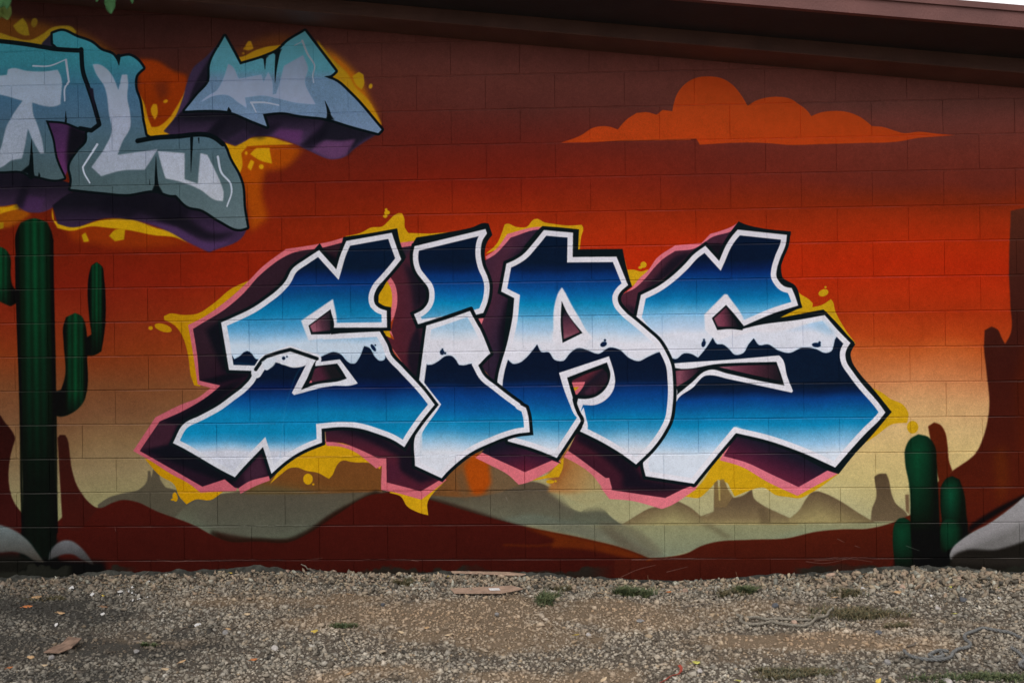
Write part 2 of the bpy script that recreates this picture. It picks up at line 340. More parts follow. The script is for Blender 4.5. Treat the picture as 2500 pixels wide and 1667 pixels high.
# ---- right-hand cactus group and pale rock
def pad(cx, cy, rx, ry, hx, tile='c', soft=1.5):
    T = TILES[tile]; X0_, Y0_ = T[0] + cx / T[2], T[1] + cy / T[2]
    def f(x, y):
        d = np.sqrt(((x - X0_ + rx * .15) / rx)**2 + (np.minimum(y - Y0_, 0) / ry)**2)
        c_ = ramp(d, [(0, hx), (.6, '#0a2c1c'), (1.0, '#091510')])
        return c_ + (hexc('#0a0f0c') - c_) * np.clip((y - Y0_) / (ry * 2.0), 0, 1)[..., None]**1.3
    return f
put(poly('c 1600,960 1610,850 1900,640 2050,700 1940,960', 7), '#0a0e0c', .97)
put(poly('c 1598,720 1602,675 1614,642 1636,620 1662,618 1688,632 1712,670 1740,720 1760,770 1760,930 1620,930 1600,800', 1.5), pad(1660, 700, 34, 46, '#0c3a24'))
put(poly('c 1870,520 1880,430 1910,390 1940,380 1980,400 2005,470 2020,600 2025,700 1980,760 1900,780 1880,640', 1.5), pad(1940, 480, 28, 46, '#0e432b'))
put(poly('c 1668,300 1670,220 1700,165 1745,140 1800,155 1840,210 1850,300 1858,450 1865,620 1870,900 1720,940 1700,700 1690,420', 1.5), pad(1755, 270, 42, 92, '#0c3f26'))
put(poly('c 1870,740 1880,650 1905,625 1940,617 1985,640 2000,700 1980,770 1920,800 1900,820 1870,830', 1.5), pad(1930, 690, 30, 40, '#0c3823'))
put(poly('c 1740,960 1770,800 1860,740 1880,800 1930,830 1930,960', 12), '#080b09', .9)
put(poly('c 2030,670 2100,620 2200,560 2300,510 2400,460 2400,480 2200,600 2040,700', 5), '#0e0c0b', .9)
put(poly('c 1925,830 1945,790 2000,740 2080,690 2140,660 2200,620 2300,545 2351,500 2700,420 3100,480 3500,700 3700,1000 1930,860', 2), '#7a7674')
rockc = lambda x, y: ramp(y - (x - 2350) * -.42, [(1240, '#938f90'), (1330, '#868181'), (1352, '#6c6866')])
put(poly('c 1925,845 1940,795 2000,740 2080,690 2140,660 2200,620 2300,545 2351,505 2700,430 3000,470 2900,600 2400,720 2320,760 2190,795 2060,800 2000,802 1960,820', 2.5), rockc)
put(poly('c 1925,870 1960,825 2010,805 2190,800 2330,760 2500,690 2900,620 3600,900 3700,1100 1925,960', 4), '#1c1815')
put(stroke('c 1960,860 2300,870 2600,850', 8, soft=7), '#2c2622', .6)
# ---- upper-left lettering: glow and yellow rim
Y = lambda x, y: ramp(y, [(60, '#6b5614'), (300, '#b07c10'), (560, '#b48a10')])
def glow(spec, soft, col, op): put(poly(spec, soft), col, op)
glow('A -100,60 300,150 450,180 700,330 -100,330', 14, '#55300f', .8)
glow('A 800,340 900,350 1000,410 1070,430 1090,560 1000,700 840,790 800,600', 8, '#7c2a08', .9)
glow('A 880,480 960,470 970,540 920,580', 12, '#4a1c10', .7)
glow('A 1320,330 1450,240 1600,200 1800,250 1500,400', 16, '#5c300e', .5)
glow('A 1850,270 1940,330 2060,450 2130,590 2180,680 2050,560', 13, '#a0580c', .95)
glow('A 1300,820 1660,830 1740,860 1640,960 1520,980 1500,1100 1540,1250 1440,1330 1400,1100', 12, '#94400a', .95)
glow('A 300,1200 900,1330 1100,1400 700,1420 420,1380', 14, '#85300a', .8)
glow('A -140,1180 100,1180 180,1230 60,1300 -100,1300', 8, '#8c4a0c', .9)
put(poly('A -100,180 0,190 60,210 180,230 240,200 300,160 360,150 410,155 440,185 330,300 -100,300', 1.5), Y)
put(poly('A 75,150 130,103 150,130 170,205 140,205 100,185', 1.5), '#6b5614')
put(poly(ell('A', 197, 132, 18, 28, 12), 1.5), '#5f4a14')
put(poly('A 1330,330 1380,330 1470,290 1560,265 1630,258 1600,330 1380,380', 1.2), '#9a7014')
put(poly('A 1395,285 1425,238 1440,238 1455,280 1430,290', 1.5), '#8c6414'); put(poly(ell('A', 1397, 308, 8, 6), 1), '#7c5414')
put(poly('A 1820,230 1920,350 2000,430 2040,500 2110,570 2160,650 2190,710 2180,740 1900,480 1850,440', 2.5), Y)
put(poly('A 2022,440 2060,415 2085,430 2088,490 2075,515 2045,490', 1.5), '#b48a18'); put(poly(ell('A', 2127, 496, 10, 14, 15), 1), '#b48a18')
put(poly('A 800,540 830,600 850,680 870,730 900,730 960,690 1010,620 1050,550 1080,480 1090,500 1060,640 950,755 1060,770 1100,800 850,800', 1.5), Y)
put(poly('A 865,625 880,598 900,600 905,650 890,690 872,660', 1.5), '#b07c10'); put(poly(ell('A', 950, 583, 14, 9, -20), 1), '#b07c10')
put(poly('A 1290,820 1350,840 1450,790 1560,790 1640,815 1690,830 1500,835 1420,840 1385,880 1390,960 1370,1010 1300,900', 1.5), Y)
put(poly('A 1435,885 1470,850 1545,848 1562,940 1500,925', 1.5), '#b8880f'); put(poly('A 1420,960 1440,918 1460,930 1440,980', 1.2), '#b8880f')
put(poly(ell('A', 1500, 958, 14, 14), 1), '#b8880f'); put(poly(ell('A', 1413, 880, 8, 10), 1), '#b8880f')
put(poly('A 300,1190 310,1265 360,1290 420,1300 600,1260 760,1260 900,1310 980,1330 1080,1395 1010,1365 880,1350 760,1325 640,1310 520,1300 400,1325 330,1310 300,1250', 1.5), Y)
for sp in ('A 468,1350 490,1335 512,1385 480,1390', 'A 625,1355 660,1320 718,1315 712,1375 660,1385'): put(poly(sp, 1.5), '#a8820f')
put(poly('A -60,1190 60,1185 100,1170 110,1200 60,1210 -60,1250', 1.2), '#b0800f')
put(poly('A -60,1280 20,1275 20,1310 -60,1330', 2), '#8a6a10')
# purple 3D
PU = '#1c1a24'  # plum
def shade(spec, dark, lite, y0, y1, soft=1.0, axis=1.0):
    put(poly(spec, soft), lambda x, y: ramp(y + (1 - axis) * x, [(y0, dark), (y1, lite)]))
shade('A 240,250 300,190 320,260 380,290 240,268', '#201c26', '#201c26', 0, 1)
shade('A -150,985 0,985 140,990 340,1030 420,1060 420,1100 230,1220 140,1210 95,1170 0,1185 -120,1150', '#17141c', '#3c2840', 450, 515)
shade('A 260,690 460,740 500,760 500,800 440,880 400,950 370,1020 330,900 290,800', '#3a2340', '#5a2c58', 320, 430)
put(poly('A 400,720 500,760 500,810 440,880 400,950 400,1060 380,900', 8), '#101014', .95)
shade('A 440,280 480,420 520,500 545,520 545,640 560,720 520,500', '#201c26', '#201c26', 0, 1)
shade('A 300,1180 420,1100 600,1105 720,1115 900,1095 1010,1120 1080,1185 1150,1200 1260,1265 1380,1315 1415,1320 1400,1350 1200,1448 1080,1390 960,1325 760,1262 600,1255 400,1305 330,1285', '#15131a', '#382640', 500, 565)
put(poly('A 640,1120 760,1110 900,1150 1080,1250 1200,1330 1380,1330 1230,1380 1000,1300 840,1230', 10), '#141218', .9)
put(poly('A 760,1262 960,1325 1080,1390 1200,1448 1330,1385 1180,1390 1000,1300', 5), '#4a3058', .6)
shade('A 1290,205 1180,330 1110,390 1075,470 1050,560 1000,680 940,755 1100,770 1060,635 1200,470', '#261f2e', '#3c2a42', 100, 310)
put(poly('A 1290,215 1210,370 1200,470 1080,610 1060,640 1120,480 1200,340', 4), '#15131a', .9)
shade('A 940,755 1040,640 1310,640 1450,695 1530,725 1510,655 1620,645 1870,680 2170,765 2190,755 2040,850 1970,905 1910,915 1780,870 1700,830 1560,785 1440,790 1400,815 1350,838 1300,820 1230,790 1000,785', '#18151d', '#3e2c44', 285, 340)
put(poly('A 1060,640 1310,640 1520,730 1350,835 1240,790 1170,770 1270,690 1060,690', 6), '#15141a', .75)
put(poly('A 1870,680 2170,765 2040,840 1990,900 1960,820 1820,810 1730,840 1850,730', 7), '#14141a', .85)
put(poly('A 1790,860 1830,820 1960,810 2040,800 1990,890 1910,912', 5), '#573655', .9)
put(poly('A 1560,780 1600,740 1740,750 1720,830 1650,810', 7), '#5a2f5a', .7)
put(poly('A 1300,800 1400,740 1440,780 1350,830', 6), '#2c2032', .8)
put(poly('A 100,1200 150,1120 260,1140 230,1215', 6), '#40264a', .6)
for sp in ('A 1180,780 1240,700 1330,640 1300,720 1240,800', 'A 1440,790 1500,730 1620,700 1560,760 1500,800', 'A 1720,840 1800,760 1890,700 1860,800 1780,860', 'A 140,1000 80,1190 130,1200 190,1010', 'A 600,1110 560,1200 740,1260 900,1130', 'A 960,1150 900,1260 1000,1290 1100,1210'):
    put(poly(sp, 7), '#131118', .7)
# the letters T, L and the pointed one
ATL = lambda x, y: ramp(y + (x - 300) * .03, [(80, '#2f6f79'), (150, '#2d6771'), (185, '#305f6e'), (215, '#385a70'), (270, '#405c70'), (330, '#435a65'), (400, '#415358'), (460, '#46575a'), (560, '#515f63')]) * np.interp(x, [0, 250, 600], [.94, 1.0, 1.09])[..., None]  # last factor dims the letters leftwards, a vignette put into the colour
ATR = lambda x, y: ramp(y, [(80, '#457680'), (170, '#42737e'), (193, '#52687c'), (240, '#576d82'), (320, '#65788f')])
LT = 'A -235,330 -215,262 -120,240 0,250 150,262 400,292 465,295 478,420 505,500 535,600 568,718 525,748 460,735 375,703 262,692 300,800 320,910 368,1022 340,1030 200,1010 165,1005 140,990 0,985 -130,975 -150,900 -90,760 -60,640 -190,620 -225,500'
LL = 'A 303,195 350,180 440,215 530,250 580,290 650,320 668,345 682,380 690,330 740,322 800,360 822,392 782,432 775,500 800,580 815,680 835,780 862,797 1000,787 1230,792 1275,825 1320,920 1370,1010 1385,1050 1400,1200 1418,1305 1380,1315 1260,1265 1150,1200 1080,1185 1010,1120 980,1120 900,1095 720,1115 600,1105 405,1085 412,1040 400,950 440,880 500,805 500,765 565,720 535,600 478,420 465,285 340,280 305,250'
LV = 'A 1290,210 1345,310 1378,372 1520,328 1600,290 1640,250 1750,180 1925,410 1900,432 1860,440 1930,470 2010,540 2190,745 2170,765 2010,722 1870,680 1720,662 1620,645 1508,655 1532,727 1450,695 1310,640 1180,632 1060,637 1130,550 1200,465 1205,380'
def letter(spec, col, hw): put(stroke(spec, hw, True), '#0c1113'); put(poly(spec, .8), col)
letter(LL, ATL, 6.3); put(poly('A 470,290 520,300 540,480 600,640 590,740 545,700 500,480', 12), '#1c3a44', .0)
letter(LT, ATL, 5.5); letter(LV, ATR, 6.3)
put(stroke('A -120,232 0,238 150,256 340,285 465,292', 5.5), '#0c1113'); put(stroke('A 466,285 478,420 505,500 538,600 570,715 525,750 460,738', 5.5), '#0c1113')
put(poly('A 470,400 500,500 535,510 545,600 560,720 535,600 505,500', 1), '#1a1620')
put(stroke('A 790,810 870,795 1000,785 1230,790 1280,828', 6), '#0c1113')
for sp, h0, h1 in (('A 177,1010 180,900 181,800', 8, .5), ('A 378,700 378,640', 3, .5), ('A 900,1095 896,1000 895,900', 6, .5), ('A 1100,795 1098,900 1096,985', 4, .5),
                   ('A 1140,795 1142,825', 2, .5), ('A 680,325 683,375', 6, .8), ('A 1520,330 1521,400', 4, .5), ('A 1595,295 1583,400 1578,475', 6, .5), ('A 1890,680 1885,640 1865,580', 6, .5),
                   ('A 1315,640 1312,618', 6, 1), ('A 225,1010 223,990', 3, .5), ('A 860,1060 858,1030', 1.2, .3)):
    put(stroke(sp, h0, hw2=h1, soft=.6), '#0c1113')
for sp in ('A 120,985 175,940 200,1012', 'A 870,1100 895,1040 935,1105', 'A 1870,682 1890,650 1920,690', 'A 1490,330 1520,345 1545,320', 'A 1560,300 1598,330 1620,280'): put(poly(sp, 1, rnd=False), '#0c1113')
WH = '#8e98aa'; WH2 = '#989ca8'
put(poly('A -170,450 -100,438 0,435 40,432 45,400 70,393 150,408 270,410 330,402 345,430 348,600 330,608 200,595 185,590 190,650 215,720 240,800 252,880 230,883 190,810 160,740 140,850 125,910 60,925 20,955 0,965 -40,930 0,860 40,720 80,650 130,580 0,545 -150,540', 1.6), lambda x, y: ramp(y, [(170, '#7d8a96'), (230, '#828e9c'), (380, '#868e9a')]))
put(poly('A 532,372 560,370 610,395 640,430 680,520 700,430 730,430 735,480 730,560 745,640 748,730 700,820 675,890 905,857 860,930 830,975 700,980 580,1012 525,960 600,850 640,760 625,650 600,500 550,420', 1.6), lambda x, y: ramp(y, [(160, '#86929e'), (300, '#9299a8'), (420, '#8f96a2')]))
put(poly('A 905,868 1060,880 1060,1030 1135,1055 1150,880 1190,890 1230,970 1270,1060 1283,1100 1280,1155 1240,1150 1150,1090 1000,1035 950,1025 930,960', 1.6), lambda x, y: ramp(y, [(370, '#9ca2ae'), (490, '#a2a6ae')]))
put(poly('A 1310,368 1330,380 1370,455 1500,430 1512,475 1540,415 1560,460 1565,545 1585,540 1610,460 1630,380 1740,318 1768,400 1750,460 1810,600 1700,590 1590,565 1520,550 1405,560 1415,618 1370,590 1310,548 1230,550 1150,588 1190,555 1245,520 1280,460', 1.4), lambda x, y: ramp(y, [(150, '#8c9bb0'), (250, '#9aa4b8')]))
for sp, h in (('A 190,380 280,380 380,342', 2.5), ('A 378,345 395,470 375,500 372,580', 3.5), ('A 558,830 520,890 475,960 480,985 515,1050', 3.5), ('A 1250,900 1270,990 1325,1060 1330,1090 1303,1185', 3.5),
              ('A 1690,262 1735,240', 1.5), ('A 1735,235 1765,310 1805,380 1795,440 1800,475', 3.2), ('A 1440,590 1520,590 1600,605', 3), ('A 1445,595 1470,645', 2.5)):
    put(stroke(sp, h * .8, hw2=h * .5, soft=.7), '#abb2bd')

# ---- SIAS: yellow splash, pink rim, plum 3D body
YE = lambda x, y: ramp(x + (y - 700) * .25, [(450, '#a9780a'), (900, '#bd8e12'), (1400, '#bf9016'), (2100, '#bb9016')])
for sp in ('L 1440,430 1330,480 1220,570 1130,625 1050,632 970,625 940,640 942,660 1000,690 1040,740 1070,820 1085,900 1095,980 1115,1035 1150,1042 1160,700 p 400,900',
           'M 215,182 310,160 370,130 430,125 470,90 500,60 525,48 545,50 558,80 560,130 580,162 700,165 880,150 900,170 620,240 540,220 300,200',
           's 1060,425 1200,290 1240,200 1280,85 1310,75 1400,110 1460,120 1530,115 1620,25 1660,20 1720,55 1850,80 2000,98 2165,90 2182,120 2160,220 2142,372 2110,372 1700,200 1250,350',
           'u 1050,450 1075,540 1090,605 1170,605 1240,625 1330,600 1300,700 1135,800',
           'v 1120,770 1180,870 1300,950 1338,990 1332,1035 1450,1005 1545,942 1568,970 1590,1060 1680,1240 1830,1450 1700,1440 1465,1080 950,1160 1100,1000',
           'R 1480,1050 1540,1080 1580,1110 1660,1150 1688,1200 1680,1250 1600,1257 1500,1325 1415,1380 1500,1200',
           'M 455,430 490,430 490,600 400,590 400,540', 'M 435,720 475,720 485,830 460,800', 's 950,1160 1025,1160 1000,1240 980,1210',
           'a 1550,425 1620,365 1660,335 1700,330 1760,350 1820,360 1888,396 1908,375 1925,335 1945,303 1970,290 2010,298 2050,302 2120,305 2180,340 2200,300 2050,210 1870,190 1700,250 1600,350',
           'a 830,280 920,380 1000,430 1025,490 1070,542 1120,515 1210,517 1280,470 1200,440 1000,320',
           'b 470,475 540,500 570,550 640,590 695,605 690,535 740,460 790,415 655,500 500,450',
           'b 1270,408 1400,355 1440,300 1472,275 1468,330 1445,385 1380,392 1330,400',
           'c 590,270 480,440 360,520 300,565 400,500 490,503 530,470 595,400 650,420 690,497 790,458 850,445 930,490 1000,500 1060,507 1130,475 1290,365 1100,400 800,300'):
    put(poly(sp, .7), YE)
for e in (ell('L', 937, 706, 52, 22, 18), ell('L', 865, 707, 13, 11), ell('M', 453, 28, 8, 8), ell('M', 458, 46, 17, 13, -10), ell('M', 448, 66, 13, 10),
          ell('u', 1275, 548, 36, 36), ell('u', 1238, 580, 24, 18), ell('v', 1460, 870, 60, 40, -20), ell('v', 1483, 805, 14, 13), ell('c', 1712, 100, 33, 37),
          ell('a', 1768, 397, 28, 32), ell('a', 1798, 427, 7, 6), ell('a', 1005, 500, 15, 27, -10), ell('b', 1395, 412, 24, 11), ell('b', 1426, 409, 7, 7), ell('a', 990, 515, 10, 6)):
    put(poly(e, .7), YE)
# mesas drawn over the yellow
put(poly('c 572,420 592,405 597,470 603,545 608,400 628,398 645,440 680,500 640,560 575,560', 1), lambda x, y: ramp(y, [(1160, '#7a6238'), (1230, '#6f5a3c')]))
put(poly('c 596,440 607,440 608,520 600,520', 1), '#a28c50')
PK = lambda x, y: ramp(x - (y - 700) * .4, [(100, '#a84e5a'), (500, '#b85c66'), (900, '#c8646c'), (1500, '#cd6c76'), (2200, '#c9667a')])
for sp in ('p 1595,235 1430,283 1300,310 930,368 640,590 520,715 380,850 200,1000 0,1140 L 1080,690 1100,800 1115,900 1135,1030 1210,1050 1130,1110 q 600,588 280,745 25,1130 200,1230 450,1390 700,1530 a 1150,475 1355,465 1365,440 1380,482 1460,440 1548,405 q 1600,1300 q 1700,600 p 1500,900',
           'M 535,218 612,208 612,245 540,252', 'M 455,430 470,403 500,440 517,500 519,560 509,620 482,672 482,600 487,560 480,480',
           'M 470,728 505,775 490,832 640,1030 600,700',
           'r 110,1000 130,1070 300,1085 450,1140 600,1250 700,1332 765,1300 755,1560 b 425,460 465,466 655,515 775,422 800,400 r 1200,1300',
           's 1060,455 1180,370 1310,195 1640,115 1720,112 1500,420 1100,600', 's 940,1165 1045,1160 1005,1280',
           't 0,1300 200,1410 310,1515 390,1500 560,1420 745,1300 800,1250 300,1000 0,1050 b 1010,240 965,275',
           't 870,1130 830,1200 1000,1290 1150,1400 1280,1566 b 1680,440 1735,512 1850,520 2035,568 2060,560 2230,458 2245,425 1900,300 t 1500,1200',
           'u 1030,890 1140,810 1230,700 1330,610 1420,480 1640,325 1940,300 1990,250 2040,195 2160,160 2352,68 v 490,48 v 350,300 u 1300,880',
           'w 500,1235 750,1310 1060,1490 c 1050,493 1280,368 1250,340 w 690,930'):
    put(poly(sp, .6, lim=25), PK)
NOTCH = '#171420'
def plum(spec, f, soft=.6, lim=25): put(poly(spec, soft, lim=lim), f)
dk, ro, rs2 = '#15131b', '#3b2029', '#54242f'
plum('p 1590,290 1350,352 1000,415 640,660 420,900 200,1080 0,1200 L 1108,712 q 755,0 785,325 1025,380 960,440 600,670 330,790 100,1130 820,1540 1075,1455 1190,1550 a 1368,450 1420,415 1548,378 q 1700,1300 q 1700,600 p 1500,900',
     lambda x, y: ramp((x * .62 + y * .78), [(400, ro), (700, '#33202b'), (1000, '#2a1a22'), (1060, '#241520')]))
IN1 = poly('p 1590,290 1350,352 1000,415 640,660 420,900 200,1080 0,1200 L 1108,712 q 755,0 785,325 1025,380 960,440 600,670 330,790 100,1130 820,1540 1075,1455 1190,1550 a 1368,450 1420,415 1548,378 q 1700,1300 q 1700,600 p 1500,900', .6, lim=25)
for sp, sf in (('p 1320,400 1000,640 900,740 560,1040 0,1300 400,1200 900,800 1330,420', 9), ('L 1270,660 1180,720 1280,960 1480,960 1400,700', 9), ('q 780,330 1120,240 1400,260 1000,360', 4),
               ('q 960,440 600,700 330,800 520,820 1150,440 1300,300 1100,380', 7), ('q 150,1130 480,1030 1190,1440 1190,1540 560,1300', 9), ('p 1320,350 1500,600 1590,260 1560,500', 5)):
    put(mul(poly(sp, sf), IN1), '#101117', .9)
put(mul(poly('q 60,1130 330,800 520,830 430,1050', 5), IN1), '#3a1f2a', .8)
put(mul(poly('q 1290,1390 1480,1180 1560,1400 1310,1510', 4), IN1), '#3c2230', .8)
GAP = poly('M 545,245 620,232 750,480 690,640 690,690 640,1035 430,740 500,775 480,720 500,640 517,560 500,450 470,405 560,310', .6, lim=25)
put(GAP, lambda x, y: ramp(x - (y - 700) * .10, [(955, '#4f2029'), (1000, '#43202b'), (1040, '#1d1a24')]))
put(mul(poly('M 480,400 560,300 620,220 540,240', 8), GAP), '#2a2430', .9)
put(mul(poly('M 640,690 660,900 640,1035 590,960 600,760', 6), GAP), '#1a1620', .9)
put(mul(poly('s 100,500 330,700 420,900 240,1100 200,800', 10), GAP), '#16151e', .8)
plum('r 110,860 125,1025 300,1040 500,1110 720,1215 815,1215 820,1490 1110,1566 b 650,468 745,412 r 1450,1450 1150,1300 1150,900 600,850', lambda x, y: ramp(y - (x - 800) * .16, [(1035, '#1b1720'), (1060, '#3a1c28'), (1080, '#4a1d2a')]))
IN2 = poly('r 110,860 125,1025 300,1040 500,1110 720,1215 815,1215 820,1490 1110,1566 b 650,468 745,412 r 1450,1450 1150,1300 1150,900 600,850', .6, lim=25)
put(mul(poly('r 200,860 600,900 1020,1110 1150,1000 1150,1320 1400,1450 1200,1500 950,1350 960,1200 600,1010', 9), IN2), '#15131c', .9)
put(mul(poly('r 820,1250 950,1300 1000,1450 830,1480', 9), IN2), '#451c2b', .9)
plum('s 1050,500 1170,430 1260,340 1350,235 1690,145 1740,150 1500,450 1300,520 1240,870 1400,930 1290,1566 M 1090,1040 990,915 1050,850 s 1000,1270 1040,1160 1130,900', lambda x, y: ramp(x - (y - 600) * -.35, [(1180, '#3a2434'), (1240, '#452534'), (1300, '#2c2030')]))
IN3 = poly('s 1050,500 1170,430 1260,340 1350,235 1690,145 1740,150 1500,450 1300,520 1240,870 1400,930 1290,1566 M 1090,1040 990,915 1050,850 s 1000,1270 1040,1160 1130,900', .6, lim=25)
put(mul(poly('s 1300,960 1400,930 1290,1566 M 1080,1050 M 1100,900 s 1220,1300', 9), IN3), '#14121a', .95)
put(mul(poly('s 1250,500 1500,420 1700,180 1560,300 1300,480', 9), IN3), '#191722', .9)
plum('b 1000,243 1250,357 1405,290 1460,310 1300,150 1050,190', lambda x, y: ramp(y - np.abs(x - 1282) * .25, [(1075, '#1a1824'), (1110, '#381a2c'), (1140, '#571d2e')]))
plum('t 990,900 880,1130 950,1175 1160,1330 1310,1440 1352,1440 1385,1566 b 1745,460 2055,505 2190,442 2245,425 1900,300 t 1500,1150', lambda x, y: ramp(y - (x - 1400) * .45, [(1050, '#3c1a28'), (1075, '#451c28'), (1110, '#3c1a26')]))
IN4 = poly('t 990,900 880,1130 950,1175 1160,1330 1310,1440 1352,1440 1385,1566 b 1745,460 2055,505 2190,442 2245,425 1900,300 t 1500,1150', .6, lim=25)
put(mul(poly('t 1000,900 1250,1020 1650,1290 1750,1450 2300,1530 2200,1566 1500,1566 1500,1400 1200,1150 960,1010', 10), IN4), '#16131c', .92)
plum('u 1000,920 1040,885 1170,820 1300,700 1400,580 1500,480 1640,390 1860,360 1980,290 2030,250 2280,165 v 450,140 262,500 100,330 u 1900,400 1240,900 1190,1165 1060,1060', lambda x, y: ramp(x * .8 + y * .6, [(1640, '#4a2430'), (1800, '#3c2230'), (1900, '#3f2535')]))
IN5 = poly('u 1000,920 1040,885 1170,820 1300,700 1400,580 1500,480 1640,390 1860,360 1980,290 2030,250 2280,165 v 450,140 262,500 100,330 u 1900,400 1240,900 1190,1165 1060,1060', .6, lim=25)
put(mul(poly('u 1240,870 1500,720 1850,400 1700,420 1400,700', 8), IN5), '#17151e', .9); put(mul(poly('u 1050,1000 1180,1040 1190,1170', 7), IN5), '#1a1822', .9)
put(mul(poly('v 110,310 262,505 350,330 250,300', 5), IN5), '#14131a', .9)
plum('w 700,930 550,1190 800,1260 1100,1400 1410,1545 1740,1355 1850,1390 1830,1300 1450,1130 1050,985', lambda x, y: ramp(y - (x - 1800) * .42, [(1058, '#1d1a26'), (1085, '#371a2b'), (1115, '#541f32')]))

# ---- the chrome letters
WHITE = lambda x, y: ramp(x, [(430, '#bdbcc2'), (900, '#d2cfd6'), (1500, '#d8d3da'), (2150, '#d3ced4')])
BLK = '#11171a'
def chrome(sky_st, gr_st, dx=0.0):
    return (lambda x, y: ramp(y + dx * (x - 1200), sky_st)), (lambda x, y: ramp(y + dx * (x - 1200), gr_st))
SK = [(640, '#09182b'), (658, '#0a1d3e'), (672, '#082c62'), (700, '#08427f'), (722, '#0a5e98'), (742, '#0f78a4'), (765, '#3c8cb4'), (785, '#7aaac8'), (805, '#9cb9d2'), (822, '#c4ccd9'), (838, '#d3d0d8')]
GS = [(900, '#0a172a'), (928, '#091a32'), (942, '#082858'), (962, '#073a78'), (985, '#084a86'), (1003, '#085e98'), (1022, '#0c76a4'), (1044, '#2d86b2'), (1062, '#6ba3c2'), (1080, '#a5bfd4'), (1098, '#cfd0d8')]
def shift(st, d): return [(a_ + d, b_) for a_, b_ in st]
S1SK = [(650, '#0a1a2e'), (668, '#0a2250'), (690, '#083672'), (715, '#084678'), (738, '#0b6292'), (760, '#1474a0'), (785, '#3a86b0'), (803, '#5f98bd'), (818, '#8cb0cb'), (835, '#bcc8d6')]
S1GS = [(915, '#09172a'), (940, '#0a1d48'), (962, '#083a72'), (985, '#0a568e'), (1003, '#0d709e'), (1050, '#107ba6'), (1068, '#3788b0'), (1083, '#88aec8'), (1096, '#bcbcc6')]
S4SK = [(640, '#08172b'), (662, '#081e48'), (676, '#072e68'), (704, '#084a82'), (728, '#0a6296'), (745, '#1f7cab'), (765, '#5d9fc4'), (785, '#93b6d2'), (805, '#b4c6dc'), (822, '#d0d0da')]
S4GS = [(952, '#0a192b'), (966, '#091f42'), (982, '#073a78'), (1000, '#084c84'), (1020, '#0a6898'), (1045, '#127ba8'), (1070, '#5b9abd'), (1092, '#8fb4d0'), (1115, '#cbd0da')]
def chrome_letter(spec, kspec, skst, gst, ground, whites=(), wt=13.0, extra=None, slope=0.0, hw=8.0):
    o_ = totex(P(spec)); win = window(curve(o_), 60)
    if kspec: put(poly(kspec, .5), BLK)
    ks = stroke(spec, hw, True, win=win); ks.m = np.maximum(ks.m, miters(spec, hw, win)); put(ks, BLK)
    body = poly(spec, .5, win=win); put(body, WHITE)
    ws = stroke(spec, wt, True, win=win, soft=.4); ws.m = np.maximum(ws.m, miters(spec, wt, win)); inner = inv_in(body, ws)
    for w_, sf in whites: inner = inv_in(inner, poly(w_, sf))
    put(inner, lambda x, y: ramp(y + slope * (x - 1200) + 2 * np.sin(x / 37.) + 1 * np.sin(x / 13.), skst))
    for g in ground:
        gm = mul(inner, poly(g, .8, lim=78)); halo = mul(inner, poly(g, 5, lim=78))
        top = Mask(halo.x0, halo.y0, np.clip(halo.m - gm.m, 0, 1)); put(top, '#4f86ac', .55)
        put(gm, lambda x, y: ramp(y + slope * (x - 1200) + 2 * np.sin(x / 41. + 1) + 1 * np.sin(x / 17.), gst))
    return inner
# second S (behind the A)
W4 = 'u 1190,1165 1245,895 1450,790 1600,680 1750,540 1850,430 1985,330 v 262,505 350,310 410,220 475,145 1040,205 1030,300 960,480 925,600 920,680 950,740 1000,790 1050,808 1095,815 1135,910 1170,1015 900,1100 545,1250 530,1285 690,1245 1200,1175 1475,1125 1600,1270 1770,1445 1735,1500 w 1950,0 1955,90 2040,230 2130,350 2352,610 2406,688 2352,760 2200,910 1830,1320 1450,1150 1050,1010 690,925 400,1270 205,1510 t 2320,1505 1770,1420 1740,1280 1950,900 2000,500 1950,100 u 1350,1400'
K4 = 'v 262,505 310,300 400,160 485,50 540,75 760,130 1085,165 1085,200 1050,290 1010,420 975,560 980,650 990,690 1060,740 1115,768 1215,1030 1080,1095 960,1155 1200,1110 1460,1060 1600,1200 1825,1460 1790,1520 w 2010,0 2020,90 2110,240 2250,400 R 1592,1188 w 2200,1010 2060,1160 1870,1395 1820,1380 1450,1200 1000,900 1500,600 v 1000,1300 545,1290 500,700'
G4 = ['R 200,900 330,880 350,885 400,852 440,855 480,877 520,830 565,762 590,800 620,800 660,830 690,860 740,850 770,800 800,765 830,805 880,800 940,835 1000,850 1080,820 1150,825 1215,850 1245,840 1260,800 1265,775 1280,752 1320,785 1700,900 1700,1700 -100,1700 -100,1000']
chrome_letter(W4, K4, S4SK, S4GS, G4, [('v 90,1120 325,883 358,890 550,1200 560,1300 240,1420 100,1300', 1.2), ('v 480,1300 660,1200 1480,1120 1300,1215 800,1330', 5),
              ('t 2085,128 w 0,125 600,85 1185,35 1212,60 1280,280 1345,445 1330,462 1000,390 600,305 390,262 350,265 200,400 10,560 t 2125,565 2060,400', .8), ('w 620,925 690,850 900,960', 4)], slope=.012)
put(poly('v 1270,1230 1480,1190 1620,1340 1500,1350', 9), '#8fb2cc', .55)
put(poly('t 2085,172 w 0,180 500,130 1155,108 1200,230 1247,380 1000,335 600,245 390,200 340,215 180,350 10,490 t 2130,480 2090,300', .6), BLK)
plum('t 2105,222 w 0,212 290,185 150,310 0,400 t 2122,405', lambda x, y: ramp(x, [(1645, '#6c3b48'), (1660, '#7c4654'), (1680, '#4c2b38'), (1710, '#1d1820')]))
